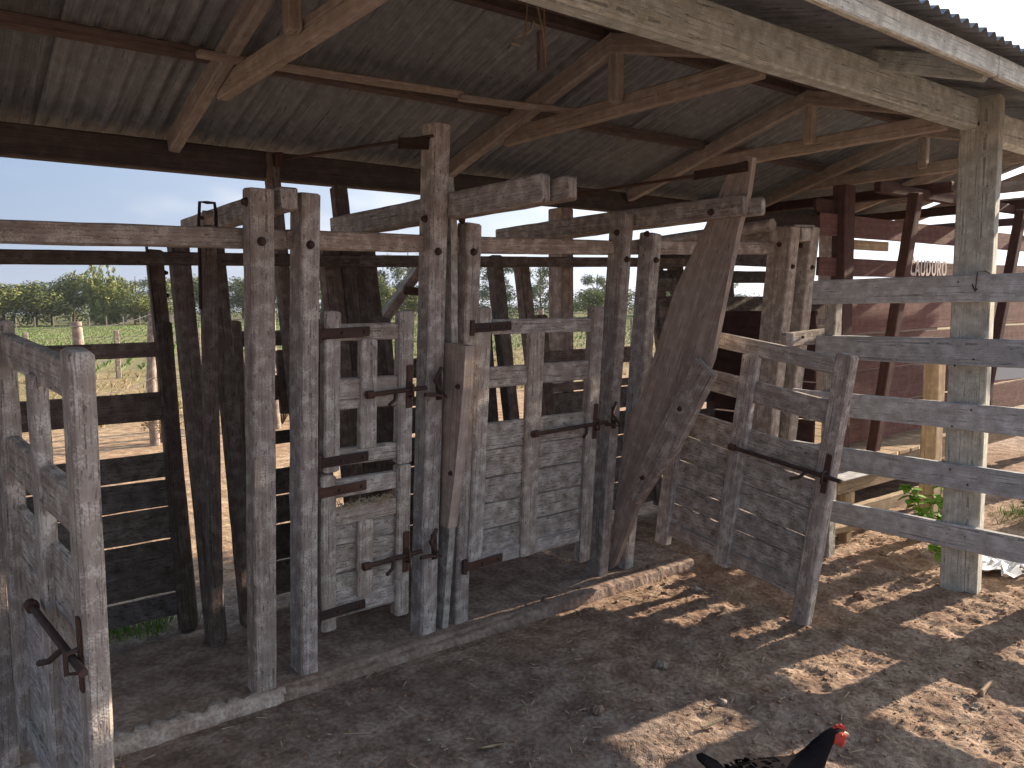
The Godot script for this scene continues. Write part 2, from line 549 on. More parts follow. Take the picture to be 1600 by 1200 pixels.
func make_ground() -> void:
	var xs := steps([[-420.0, -60.0, 60.0, 20.0], [-60.0, -6.0, 10.0, 0.6], [-6.0, 0.2, 0.5, 0.04], [0.2, 5.2, 0.0135, 0.0135], [5.2, 9.0, 0.03, 0.1], [9.0, 40.0, 0.2, 4.0], [40.0, 420.0, 6.0, 60.0]])
	var zs := steps([[-420.0, -60.0, 60.0, 12.0], [-60.0, -8.0, 8.0, 0.5], [-8.0, -3.0, 0.25, 0.03], [-3.0, -0.7, 0.0135, 0.0135], [-0.7, 3.0, 0.05, 0.3], [3.0, 60.0, 0.5, 8.0], [60.0, 300.0, 12.0, 60.0]])
	var nx := xs.size()
	var nz := zs.size()
	var V := PackedVector3Array(); var N := PackedVector3Array(); var C := PackedColorArray(); var I := PackedInt32Array()
	V.resize(nx * nz); N.resize(nx * nz); C.resize(nx * nz); I.resize((nx - 1) * (nz - 1) * 6)
	for j in nz:
		for i in nx:
			var k := j * nx + i
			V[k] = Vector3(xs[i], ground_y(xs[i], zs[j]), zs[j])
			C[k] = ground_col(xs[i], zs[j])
	var t := 0
	for j in nz:
		for i in nx:
			var k := j * nx + i
			var l := V[j * nx + maxi(i - 1, 0)]; var r := V[j * nx + mini(i + 1, nx - 1)]
			var b := V[maxi(j - 1, 0) * nx + i]; var f := V[mini(j + 1, nz - 1) * nx + i]
			N[k] = (f - b).cross(r - l).normalized()
			if i < nx - 1 and j < nz - 1:
				I[t] = k; I[t + 1] = k + 1; I[t + 2] = k + nx + 1
				I[t + 3] = k; I[t + 4] = k + nx + 1; I[t + 5] = k + nx
				t += 6
	struct_("ground", arr_mesh(V, N, PackedVector2Array(), I, C), M["ground"][0])

func make_floor() -> void:
	# worn concrete slab under the chute, its front edge chipped
	var V := PackedVector3Array(); var N := PackedVector3Array(); var I := PackedInt32Array()
	var nb := noise(15, 5.0, 4)
	var n := 260
	for i in n + 1:
		var x := lerpf(-1.2, 3.74, i / float(n))
		var chip := nb.get_noise_2d(x, 3.0) * 0.022 + nb.get_noise_2d(x * 4.0, 9.0) * 0.008
		var zf := -2.985 + chip * 0.3
		var yt := 0.020 + nb.get_noise_2d(x, 40.0) * 0.004
		var zb := -3.80 + nb.get_noise_2d(x, 70.0) * 0.05
		var pts := [Vector3(x, -0.06, zf + 0.012), Vector3(x, yt - 0.014, zf), Vector3(x, yt, zf - 0.016)]
		for q in 12:
			var z := lerpf(zf - 0.03, zb, q / 11.0)
			pts.append(Vector3(x, yt + nb.get_noise_2d(x * 1.3, z * 3.0) * 0.008, z))
		pts.append(Vector3(x, -0.06, zb - 0.02))
		for p in pts:
			V.append(p)
			N.append(Vector3.UP)
	var rows := 16
	for i in n:
		for q in rows - 1:
			var a := i * rows + q
			var b := a + rows
			I.append_array([a, b + 1, b, a, a + 1, b + 1])
	for i in n + 1:
		for q in rows:
			var a := i * rows + q
			var dx := V[mini(i + 1, n) * rows + q] - V[maxi(i - 1, 0) * rows + q]
			var dz := V[i * rows + maxi(q - 1, 0)] - V[i * rows + mini(q + 1, rows - 1)]
			N[a] = dz.cross(dx).normalized()
	struct_("concrete_floor", arr_mesh(V, N, PackedVector2Array(), I), M["concrete"][0])

func make_kerb() -> void:
	# the slab's front arris: pale and broken at the left, dusty further on
	for piece in 2:
		var V := PackedVector3Array(); var N := PackedVector3Array(); var I := PackedInt32Array()
		var nb := noise(16, 6.0, 4)
		var n := 90 if piece == 0 else 260
		for i in n + 1:
			var x := lerpf(0.2, 1.16, i / float(n)) if piece == 0 else lerpf(1.15, 3.72, i / float(n))
			var wide := 0.05 if piece == 0 else 0.05 + 0.03 * smoothstep(2.0, 2.6, x)
			wide = maxf(0.006, wide * (1.0 + nb.get_noise_2d(x * 2.5, 1.0) * (1.6 if piece == 0 else 0.5)))
			if piece == 0: wide *= smoothstep(1.17, 1.02, x)
			var z: float = -2.956 + nb.get_noise_2d(x, 5.0) * (0.012 if piece == 0 else 0.006) + nb.get_noise_2d(x * 5.0, 9.0) * (0.006 if piece == 0 else 0.0008)
			var y := 0.021 + nb.get_noise_2d(x * 2.0, 20.0) * 0.008 - (0.014 * smoothstep(1.0, 1.4, x) * smoothstep(2.6, 2.1, x) if piece else -0.006)
			for p in [Vector3(x, -0.07, z + 0.006), Vector3(x, y - 0.012, z), Vector3(x, y - 0.003, z - 0.008), Vector3(x, y, z - 0.016 - wide * 0.4), Vector3(x, y - 0.001, z - 0.016 - wide), Vector3(x, -0.07, z - 0.02 - wide)]:
				V.append(p); N.append(Vector3.UP)
			if i > 0:
				for q in 5:
					var a := (i - 1) * 6 + q
					I.append_array([a, a + 7, a + 6, a, a + 1, a + 7])
		for i in n + 1:
			for q in 6:
				var dx := V[mini(i + 1, n) * 6 + q] - V[maxi(i - 1, 0) * 6 + q]
				var dz := V[i * 6 + maxi(q - 1, 0)] - V[i * 6 + mini(q + 1, 5)]
				N[i * 6 + q] = dz.cross(dx).normalized()
		struct_("kerb", arr_mesh(V, N, PackedVector2Array(), I), M["kerb"][0] if piece == 0 else M["concrete"][0])

# ------------------------------------------------------------------ the shed
func corrugated(w: float, L: float) -> ArrayMesh:
	# sheet lying in the xz plane, waves along z, w across x; small dents
	var V := PackedVector3Array(); var N := PackedVector3Array(); var U := PackedVector2Array(); var I := PackedInt32Array()
	var waves := w / 0.076
	var n := int(waves * 8)
	var rows := 8
	var u0 := rng.randf() * 5.0
	var v0 := rng.randf() * 5.0
	var sag := rng.randfn(0, 0.004)
	for j in rows + 1:
		for i in n + 1:
			var x := w * i / n
			var a := TAU * x / 0.076
			var t := j / float(rows)
			V.append(Vector3(x, 0.011 * cos(a) + sag * sin(t * PI) + 0.0015 * sin(i * 0.7 + j * 2.1), L * t))
			N.append(Vector3(0.011 * TAU / 0.076 * sin(a), 1, 0).normalized())
			U.append(Vector2(u0 + x / 0.5, v0 + L * t / 2.0))
			if i > 0 and j > 0:
				var k := j * (n + 1) + i
				I.append_array([k - n - 2, k - n - 1, k, k - n - 2, k, k - 1])
	return arr_mesh(V, N, U, I)

const RIDGE_Z := -2.62
const RIDGE_Y := 2.845
func roof_y(z: float) -> float:
	return RIDGE_Y - (0.25 * (z - RIDGE_Z) if z > RIDGE_Z else 0.31 * (RIDGE_Z - z))

func make_shed() -> void:
	var s := thing("cattle_shed", "open timber shed with a low corrugated iron roof over the cattle chute", "shed", Vector3(4.485, 0, -1.757))
	# near post, its base in the dirt; other posts along the same eave and at the back
	T(s, "post", Vector3(4.485, -0.05, -1.757), Vector3(4.485, 2.585, -1.757), 0.108, 0.18, "fence_post", Vector3(0.985, 0, -0.174), 0.005, 0.0004)
	T(s, "post", Vector3(-1.45, -0.05, -1.757), Vector3(-1.45, 2.585, -1.757), 0.108, 0.185, "fence_post")
	T(s, "post", Vector3(8.2, -0.05, -1.757), Vector3(8.2, 2.585, -1.757), 0.108, 0.185, "fence_post")
	for x in [-1.4, 3.672, 7.1]:
		T(s, "post", Vector3(x, -0.05, -4.09), Vector3(x, 2.21, -4.09), 0.112, 0.14, "old_brown")
	# wall plates
	T(s, "near_beam", Vector3(-3.3, 2.499, -1.79), Vector3(4.43, 2.505, -1.79), 0.155, 0.075, "beam", Vector3.UP, 0.008)
	T(s, "near_beam", Vector3(4.545, 2.47, -1.79), Vector3(8.3, 2.475, -1.79), 0.155, 0.075, "beam", Vector3.UP, 0.008)
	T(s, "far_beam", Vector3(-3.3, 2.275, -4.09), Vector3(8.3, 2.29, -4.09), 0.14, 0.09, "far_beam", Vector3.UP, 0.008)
	# trusses: two rafters, a tie and a king post
	for x in [-2.05, -0.5, 1.13, 2.67, 4.27, 5.7, 6.95, 8.2]:
		var t := Node3D.new()
		t.name = "truss"
		t.position = Vector3(x, 2.3, RIDGE_Z) - s.position
		s.add_child(t, true)
		off = Vector3(x, 2.3, RIDGE_Z)
		var j := rng.randfn(0, 0.012)
		T(t, "rafter", Vector3(x, 2.735, RIDGE_Z + 0.03), Vector3(x, 2.335, -4.02), 0.055, 0.085, "truss")
		T(t, "rafter", Vector3(x, 2.735, RIDGE_Z - 0.005), Vector3(x, 2.515, -1.83), 0.055, 0.085, "truss")
		T(t, "tie_beam", Vector3(x + 0.054, 2.462 + j, -1.86), Vector3(x + 0.054, 2.462 + j, -3.47), 0.05, 0.085, "truss")
		T(t, "king_post", Vector3(x + 0.004, 2.47, RIDGE_Z + 0.02), Vector3(x + 0.004, 2.70, RIDGE_Z + 0.02), 0.05, 0.06, "truss")
		off = s.position
	# purlins under the sheets
	for q in [[-3.36, 0.05, 0.055], [-2.68, 0.05, 0.05], [-2.53, 0.05, 0.05]]:
		var y: float = roof_y(q[0]) - 0.038
		T(s, "purlin", Vector3(-3.3, y, q[0]), Vector3(3.1, y, q[0]), q[1], q[2], "purlin", Vector3.UP)
		T(s, "purlin", Vector3(3.1, y - 0.004, q[0] + 0.01), Vector3(8.4, y, q[0]), q[1], q[2], "purlin", Vector3.UP)
	# a lath nailed under the rafters, in two lengths
	T(s, "lath", Vector3(1.0, 2.525, -3.19), Vector3(2.2, 2.545, -3.14), 0.026, 0.05, "truss", Vector3.UP)
	T(s, "lath", Vector3(2.17, 2.522, -3.12), Vector3(2.93, 2.545, -3.06), 0.026, 0.05, "truss", Vector3.UP)
	# eaves board, jointed over a rafter tail
	T(s, "eaves_board", Vector3(-3.3, 2.449, -1.305), Vector3(3.42, 2.452, -1.305), 0.082, 0.03, "fence_post", Vector3.UP)
	T(s, "eaves_board", Vector3(3.426, 2.45, -1.303), Vector3(8.4, 2.445, -1.303), 0.082, 0.03, "fence_post", Vector3.UP)
	T(s, "rafter_tail", Vector3(3.43, 2.60, -1.80), Vector3(3.43, 2.445, -1.33), 0.055, 0.085, "beam")
	T(s, "rafter_tail", Vector3(6.1, 2.60, -1.80), Vector3(6.1, 2.445, -1.33), 0.055, 0.085, "beam")
	# sheets, each lapped over the last by one wave
	var k := 0
	var x := -3.22
	while x < 7.9:
		var e := 0.004 if k % 2 == 0 else 0.0
		for side in 2:
			if side == 0 and x > 5.2: continue
			var sh := corrugated(0.836, 1.42 if side == 0 else 1.86)
			var a := atan(0.25) if side == 0 else -atan(0.31)
			var b := Basis(Vector3.RIGHT, a)
			var o := Vector3(x, RIDGE_Y + 0.012 + e, RIDGE_Z + 0.0)
			if side == 1:
				b = Basis(Vector3.RIGHT, -atan(0.31))
				o = Vector3(x, roof_y(RIDGE_Z - 1.76) + 0.012 + e, RIDGE_Z - 1.76)
			put(s, "roof_sheet", sh, m("zinc"), Transform3D(b, o - off))
		k += 1
		x += 0.76
	T(s, "ridge_cap", Vector3(-3.3, RIDGE_Y + 0.042, RIDGE_Z), Vector3(8.4, RIDGE_Y + 0.042, RIDGE_Z), 0.012, 0.3, "zinc", Vector3.UP)
	for p in [Vector3(4.43, 2.45, -1.76)]:
		bolt(s, p, Vector3.LEFT, 0.8)

# ------------------------------------------------------------------ gates
# Local frame: x from the hinge to the latch, y up, z to the front. Returns the root, parts already in it.
func gate(label: String, W: float, rails: Array, boards: Array, stile: Array, munt: Array, mats: Array, group: String, straps := [], latch_y := -1.0, called := "wooden_gate") -> Node3D:
	var g := thing(called, label, "gate", Vector3.ZERO, group)
	off = Vector3.ZERO
	var fm: String = mats[0]
	var bm: String = mats[1]
	var sw: float = stile[0]
	T(g, "stile", Vector3(sw / 2, stile[1], 0), Vector3(sw / 2 + rng.randfn(0, 0.003), stile[2], 0), sw, 0.055, fm, Vector3.RIGHT, 0.008)
	T(g, "stile", Vector3(W - sw / 2, stile[3], 0), Vector3(W - sw / 2, stile[4], 0), sw, 0.055, fm, Vector3.RIGHT, 0.008)
	for r in rails:   # [bottom, top]
		T(g, "rail", Vector3(sw - 0.01, (r[0] + r[1]) / 2, -0.006), Vector3(W - sw + 0.01, (r[0] + r[1]) / 2 + rng.randfn(0, 0.003), -0.006), r[1] - r[0], 0.034, fm, Vector3.UP, 0.005)
	if munt.size():
		T(g, "muntin", Vector3(munt[0], munt[2], 0.004), Vector3(munt[0], munt[3], 0.004), munt[1], 0.04, fm, Vector3.RIGHT, 0.006)
	for b in boards:
		T(g, "board", Vector3(sw - 0.012, (b[0] + b[1]) / 2, -0.012), Vector3(W - sw + 0.012, (b[0] + b[1]) / 2 + rng.randfn(0, 0.0015), -0.012 + rng.randfn(0, 0.0015)), b[1] - b[0] - (0.0012 if bm == "gate_board" else 0.005), 0.02, bm, Vector3.UP, 0.003, 0.001)
	for y in straps:  # iron hinge straps round the hinge stile
		var sy: float = y
		var st := T(g, "hinge_strap", Vector3(-0.015, sy, 0.031), Vector3(0.20, sy + 0.006, 0.031), 0.042, 0.006, "iron", Vector3.UP, 0.002, 0.0006)
		off = Vector3.ZERO
		for bx in [0.075, 0.175]:
			put(st, "bolt", bolt_mesh, M["iron"][1], Transform3D(Basis(Vector3(0.5, 0, 0), Vector3(0, 0, -0.5), Vector3(0, 0.5, 0)), Vector3(0.0, bx + 0.015, -0.003)))
		put(g, "hinge_pin", tube_mesh([Vector3(-0.02, sy - 0.035, 0.02), Vector3(-0.02, sy + 0.035, 0.02)], 0.014), M["iron"][0])
	if latch_y > 0:
		latch(g, W, sw, latch_y, munt)
	return g

func latch(g: Node3D, W: float, sw: float, y: float, munt: Array) -> void:
	var x0: float = munt[0] - 0.01
	var lt := Node3D.new()
	lt.name = "slide_bolt"
	g.add_child(lt, true)
	put(lt, "rod", tube_mesh([Vector3(x0, y - 0.004, 0.047), Vector3(W + 0.05, y + 0.006, 0.044)], 0.0105), M["iron"][0])
	put(lt, "rod_end", tube_mesh([Vector3(x0 - 0.016, y - 0.004, 0.047), Vector3(x0 + 0.016, y - 0.003, 0.047)], 0.018), M["iron"][1])
	put(lt, "strap", timber_mesh(0.19, 0.03, 0.006, 0.002, 0.0005), M["iron"][1], Transform3D(Basis.IDENTITY, Vector3(W - sw * 0.35, y - 0.08, 0.031)))
	put(lt, "keeper", tube_mesh([Vector3(W - sw * 0.35, y - 0.03, 0.032), Vector3(W - sw * 0.35, y - 0.025, 0.062), Vector3(W - sw * 0.35, y + 0.025, 0.062), Vector3(W - sw * 0.35, y + 0.03, 0.032)], 0.007), M["iron"][0])
	put(lt, "handle", tube_mesh([Vector3(W - sw - 0.03, y, 0.05), Vector3(W - sw - 0.05, y - 0.03, 0.075), Vector3(W - sw - 0.085, y - 0.045, 0.09)], 0.008), M["iron"][2])

func hang(g: Node3D, at: Vector3, lean: float, open_deg := 0.0, droop_deg := 0.0) -> void:
	g.transform = Transform3D(Basis(Vector3.RIGHT, atan(lean)) * Basis(Vector3.UP, deg_to_rad(open_deg)) * Basis(Vector3.BACK, deg_to_rad(droop_deg)), at)

# ------------------------------------------------------------------ the chute
func make_chute() -> void:
	var c := thing("cattle_chute", "weathered grey timber cattle chute of leaning posts, rails and cross beams", "cattle chute", Vector3(2.1, 0, -3.4))
	# front posts: x from, x to, front face z at the ground, at the top, top height, depth
	for p in [[0.165, 0.25, -3.02, -2.85, 1.97, 0.09], [1.047, 1.136, -2.995, -2.81, 1.985, 0.09], [1.258, 1.333, -3.035, -2.845, 1.99, 0.12], [1.852, 1.94, -3.055, -2.862, 2.33, 0.10], [2.055, 2.133, -3.07, -2.90, 1.925, 0.09], [3.072, 3.139, -3.105, -2.906, 2.035, 0.12], [3.272, 3.342, -3.10, -2.894, 1.94, 0.11], [4.60, 4.70, -3.10, -2.90, 2.05, 0.17], [4.83, 4.93, -3.10, -2.90, 2.06, 0.15]]:
		var xm: float = (p[0] + p[1]) / 2
		var d: float = p[5]
		var b := Vector3(xm, -0.03, p[2] - d / 2)
		var t := Vector3(xm + rng.randfn(0, 0.004), p[4], p[3] - d / 2)
		var po := T(c, "post", b, t, p[1] - p[0], d, "post", Vector3.RIGHT, 0.007, 0.0009)
		var L := (t - b).length()
		if p[4] > 1.9:
			for q in [[1.80, -0.006], [1.935, 0.02]]:
				if p[0] < 1.3 and p[0] > 1.2 and q[0] > 1.9: continue
				put(po, "bolt", bolt_mesh, M["iron"][0], Transform3D(Basis(Vector3.RIGHT, Vector3(0, 0, 1), Vector3(0, -1, 0)) if q[0] < 1.9 else Basis(Vector3(0, 0, -1), Vector3(-1, 0, 0), Vector3(0, 1, 0)), Vector3(q[1] if q[0] < 1.9 else -(p[1] - p[0]) / 2, L * q[0] / p[4], d / 2 if q[0] < 1.9 else 0.005)))
	# far posts, leaning the other way: x, z at the ground, z at the top, top height, width, depth
	for p in [[0.20, -3.66, -3.95, 1.86, 0.085, 0.07], [1.105, -3.60, -3.90, 1.86, 0.085, 0.075], [1.285, -3.66, -3.93, 1.87, 0.075, 0.075], [1.62, -3.62, -4.02, 2.35, 0.06, 0.075], [1.905, -3.64, -3.97, 1.86, 0.095, 0.09], [1.995, -3.66, -4.01, 2.21, 0.078, 0.07], [2.115, -3.66, -4.0, 1.87, 0.15, 0.085], [3.07, -3.72, -4.02, 1.87, 0.08, 0.08], [3.32, -3.74, -4.06, 1.87, 0.08, 0.08], [4.62, -3.74, -4.05, 1.95, 0.1, 0.09], [4.86, -3.74, -4.05, 1.95, 0.1, 0.09]]:
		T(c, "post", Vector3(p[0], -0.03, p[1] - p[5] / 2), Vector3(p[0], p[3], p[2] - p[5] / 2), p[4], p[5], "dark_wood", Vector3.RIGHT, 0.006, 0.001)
	# long rails
	T(c, "rail", Vector3(-0.9, 1.775, -2.965), Vector3(1.23, 1.815, -2.965), 0.074, 0.045, "old_brown", Vector3.UP)
	T(c, "rail", Vector3(1.235, 1.817, -2.972), Vector3(3.12, 1.858, -3.02), 0.076, 0.045, "old_brown", Vector3.UP)
	T(c, "rail", Vector3(3.125, 1.862, -3.035), Vector3(4.95, 1.925, -3.06), 0.078, 0.045, "old_brown", Vector3.UP)
	T(c, "rail", Vector3(-0.9, 1.752, -3.865), Vector3(2.02, 1.802, -3.885), 0.062, 0.04, "dark_wood", Vector3.UP)
	T(c, "rail", Vector3(2.025, 1.802, -3.90), Vector3(4.9, 1.872, -3.93), 0.066, 0.04, "dark_wood", Vector3.UP)
	# cross beams, their ends jutting out over the yard
	for q in [[1.196, 1.955, -2.83, 1.945, -4.07, 0.075, 0.085], [1.967, 1.99, -2.27, 1.99, -4.06, 0.046, 0.105], [2.028, 1.985, -2.19, 1.985, -4.02, 0.046, 0.09], [3.166, 2.008, -2.245, 2.0, -4.14, 0.045, 0.10], [3.245, 2.004, -2.20, 1.985, -4.14, 0.04, 0.085], [4.765, 2.0, -2.90, 1.99, -4.2, 0.12, 0.09]]:
		T(c, "cross_beam", Vector3(q[0], q[1], q[2]), Vector3(q[0], q[3], q[4]), q[5], q[6], "post", Vector3.RIGHT, 0.006, 0.0009)
	bolt(c, Vector3(3.143, 1.99, -2.42), Vector3.LEFT)
	# round pole set across the far pair, seen end on
	rod(c, "roller_pole", Vector3(4.56, 2.06, -3.02), Vector3(4.60, 2.0, -4.6), 0.042, "post")
	# tie rod from the tall post back to its tall neighbour
	rod(c, "tie_rod", Vector3(1.862, 2.268, -2.87), Vector3(1.655, 2.318, -4.0), 0.008, "iron")
	T(c, "rod_bracket", Vector3(1.852, 2.24, -2.895), Vector3(1.80, 2.262, -3.06), 0.05, 0.012, "iron", Vector3.UP)
	T(c, "rod_bracket", Vector3(1.64, 2.28, -4.0), Vector3(1.64, 2.35, -4.0), 0.05, 0.05, "iron")
	# far side of the next bay: dark boards
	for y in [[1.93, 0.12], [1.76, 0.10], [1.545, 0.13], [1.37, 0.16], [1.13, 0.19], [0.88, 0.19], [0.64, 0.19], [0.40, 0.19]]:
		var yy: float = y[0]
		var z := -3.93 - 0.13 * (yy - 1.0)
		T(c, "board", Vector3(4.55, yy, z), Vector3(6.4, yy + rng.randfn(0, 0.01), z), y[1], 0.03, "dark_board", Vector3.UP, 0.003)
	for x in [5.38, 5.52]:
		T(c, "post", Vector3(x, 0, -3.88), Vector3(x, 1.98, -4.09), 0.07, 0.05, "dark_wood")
	# stubs of old boards behind the leaning panel
	T(c, "board", Vector3(4.35, 1.86, -3.97), Vector3(4.72, 1.86, -3.97), 0.085, 0.035, "dark_board", Vector3.UP)
	T(c, "board", Vector3(4.40, 1.70, -3.95), Vector3(4.70, 1.70, -3.95), 0.10, 0.05, "dark_board", Vector3.UP)
	T(c, "block", Vector3(4.66, 2.035, -2.965), Vector3(4.90, 2.045, -2.965), 0.05, 0.09, "post", Vector3.UP)

func make_head_panels() -> void:
	# broad swinging planks between the paired cross beams; outlines in (z, y)
	var leaning := PackedVector2Array([Vector2(-2.31, 2.251), Vector2(-2.225, 2.224), Vector2(-2.25, 2.06), Vector2(-2.30, 1.90), Vector2(-2.375, 1.57), Vector2(-2.44, 1.28), Vector2(-2.62, 0.86), Vector2(-2.90, 0.475), Vector2(-2.932, 0.436), Vector2(-3.10, 0.063), Vector2(-3.144, 0.022), Vector2(-3.119, 0.256), Vector2(-3.06, 0.658), Vector2(-3.007, 0.937), Vector2(-2.913, 1.038), Vector2(-2.797, 1.328), Vector2(-2.675, 1.635), Vector2(-2.49, 1.934), Vector2(-2.423, 2.06)])
	var upright := PackedVector2Array([Vector2(-3.06, 2.12), Vector2(-2.95, 2.12), Vector2(-2.925, 1.9), Vector2(-2.94, 1.30), Vector2(-2.985, 0.5), Vector2(-3.06, 0.02), Vector2(-3.13, 0.02), Vector2(-3.17, 0.5), Vector2(-3.17, 1.3)])
	var lean_side := PackedVector2Array([Vector2(-2.505, 1.285), Vector2(-2.405, 1.20), Vector2(-2.63, 0.80), Vector2(-2.905, 0.462), Vector2(-2.96, 0.52), Vector2(-2.80, 0.80)])
	var up_side := PackedVector2Array([Vector2(-3.03, 1.395), Vector2(-2.80, 1.38), Vector2(-2.825, 1.18), Vector2(-2.90, 0.8), Vector2(-2.965, 0.535), Vector2(-3.06, 0.535)])
	for k in 2:
		var o := Vector3(3.206, 0, -3.12) if k == 0 else Vector3(1.995, 0, -3.08)
		var t := thing("swinging_head_panel", "wide brown swinging plank leaning out diagonally, hung between two cross beams" if k == 0 else "narrow edge of an upright swinging plank between the tall post and its neighbour", "swinging panel", o, "swinging head panels of the chute")
		# the slabs lie in local xy: x is world z, so turn them
		var b := Basis(Vector3(0, 0, 1), Vector3(0, 1, 0), Vector3(-1, 0, 0))
		var loc := PackedVector2Array()
		for p in (leaning if k == 0 else upright): loc.append(p - Vector2(o.z, 0))
		put(t, "plank", slab_mesh(loc, 0.034, Vector2(0.36, 0.93).normalized() if k == 0 else Vector2(0.03, 1)), m("panel" if k == 0 else "lichen_post"), Transform3D(b, Vector3.ZERO))
		var sl := PackedVector2Array()
		for p in (lean_side if k == 0 else up_side): sl.append(p - Vector2(o.z, 0))
		put(t, "side_piece", slab_mesh(sl, 0.05, Vector2(0.5, 0.86).normalized() if k == 0 else Vector2(0.12, 1).normalized()), m("panel" if k == 1 else "old_brown"), Transform3D(b, Vector3(-0.012 if k == 1 else -0.036, 0, 0)))
		off = o
		if k == 0:
			T(t, "strap", Vector3(3.183, 2.185, -2.245), Vector3(3.183, 2.185, -2.56), 0.045, 0.008, "iron", Vector3.UP, 0.002, 0.0003)
			rod(t, "tie_rod", Vector3(3.183, 2.183, -2.55), Vector3(3.15, 2.19, -3.5), 0.008, "iron")
			bolt(t, Vector3(3.187, 2.20, -2.262), Vector3.LEFT, 0.8)
			bolt(t, Vector3(3.145, 1.02, -2.60), Vector3.LEFT, 0.8)
			bolt(t, Vector3(3.145, 0.62, -2.85), Vector3.LEFT, 0.8)
		else:
			bolt(t, Vector3(1.958, 1.20, -2.86), Vector3.LEFT, 0.7)
			bolt(t, Vector3(1.958, 0.80, -2.93), Vector3.LEFT, 0.7)

func make_gates() -> void:
	var big_boards := [[0.865, 0.997], [0.728, 0.862], [0.596, 0.725], [0.465, 0.593], [0.345, 0.462]]
	var g: Node3D
	# centre gate, closed
	g = gate("closed centre gate with five lower boards between the upright plank and the leaning plank", 0.822, [[1.425, 1.495], [1.17, 1.268], [0.275, 0.35]], big_boards, [0.082, 0.285, 1.552, 0.16, 1.552], [0.375, 0.095, 0.28, 1.43], ["gate", "gate_board"], "front gates of the chute", [1.46, 0.31], 0.93)
	hang(g, Vector3(2.113, 0.0, -3.075), 0.08)
	# stacked pair between the second post and the tall post
	g = gate("small upper gate with open slots, above the low gate beside the tall post", 0.42, [[1.42, 1.49], [1.136, 1.265], [0.897, 0.968]], [], [0.072, 0.877, 1.543, 0.868, 1.54], [0.205, 0.078, 0.96, 1.425], ["gate", "gate_board"], "front gates of the chute", [1.455, 0.925], 1.20)
	hang(g, Vector3(1.363, 0.0, -3.07), 0.08)
	g = gate("small lower gate with closed boards, under the slotted gate beside the tall post", 0.425, [[0.76, 0.838], [0.635, 0.712], [0.225, 0.31]], [[0.42, 0.545], [0.30, 0.415], [0.548, 0.645]], [0.068, 0.18, 0.868, 0.158, 0.865], [0.206, 0.072, 0.30, 0.645], ["gate", "gate_board"], "front gates of the chute", [0.80, 0.265], 0.45)
	hang(g, Vector3(1.352, 0.0, -3.065), 0.08)
	# right gate, swung wide open, dragging on the dirt
	g = gate("wide open gate at the right, its free end standing on the sunlit dirt", 0.99, [[1.375, 1.455], [1.14, 1.25], [0.265, 0.345]], [[0.86, 1.0], [0.715, 0.857], [0.575, 0.712], [0.46, 0.572], [0.335, 0.457]], [0.088, 0.20, 1.47, 0.06, 1.475], [0.455, 0.095, 0.24, 1.38], ["gate", "gate_board"], "front gates of the chute", [], 0.90)
	hang(g, Vector3(3.395, 0.0, -2.995), 0.085, -90.5, -3.6)
	# left gate, swung open towards the viewer
	g = gate("open gate at the left edge, nearest to the viewer, with a thick latch stile", 0.90, [[1.40, 1.495], [1.06, 1.18], [0.16, 0.25]], [[0.80, 0.96], [0.64, 0.797], [0.50, 0.637], [0.37, 0.497], [0.245, 0.367]], [0.085, 0.13, 1.53, 0.10, 1.525], [0.47, 0.075, 0.2, 1.42], ["gate", "gate_board"], "front gates of the chute", [], 0.78)
	hang(g, Vector3(0.27, 0.0, -2.985), 0.08, -85.5, 0.6)
	# gates in the far side, dark against the light
	var far_labels := ["dark far gate with five boards, seen behind the open left gate", "dark far gate seen through the gap beside the second front post", "dark far gate behind the closed centre gate", "dark far gate at the right, behind the leaning plank"]
	var k := 0
	var far_rails := [[[1.335, 1.405], [1.03, 1.165]], [[1.365, 1.445], [1.08, 1.21]], [[1.14, 1.255], [0.975, 1.03]], [[1.14, 1.255], [0.975, 1.03]]]
	var far_boards := [[[0.75, 0.875], [0.615, 0.747], [0.458, 0.612], [0.20, 0.455], [0.085, 0.195]], [[0.845, 0.918], [0.58, 0.72], [0.43, 0.577], [0.24, 0.427], [0.06, 0.237]], [[0.81, 0.965], [0.62, 0.79], [0.46, 0.617], [0.28, 0.457], [0.085, 0.277]], [[0.81, 0.965], [0.62, 0.79], [0.46, 0.617], [0.28, 0.457], [0.085, 0.277]]]
	for q in [[0.12, 0.965], [1.34, 0.52], [2.215, 0.80], [3.41, 1.10]]:
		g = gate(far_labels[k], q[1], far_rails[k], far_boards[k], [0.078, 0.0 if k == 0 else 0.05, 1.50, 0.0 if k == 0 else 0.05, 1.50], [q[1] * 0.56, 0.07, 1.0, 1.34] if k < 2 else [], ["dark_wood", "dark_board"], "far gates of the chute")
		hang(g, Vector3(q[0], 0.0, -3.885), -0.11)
		k += 1

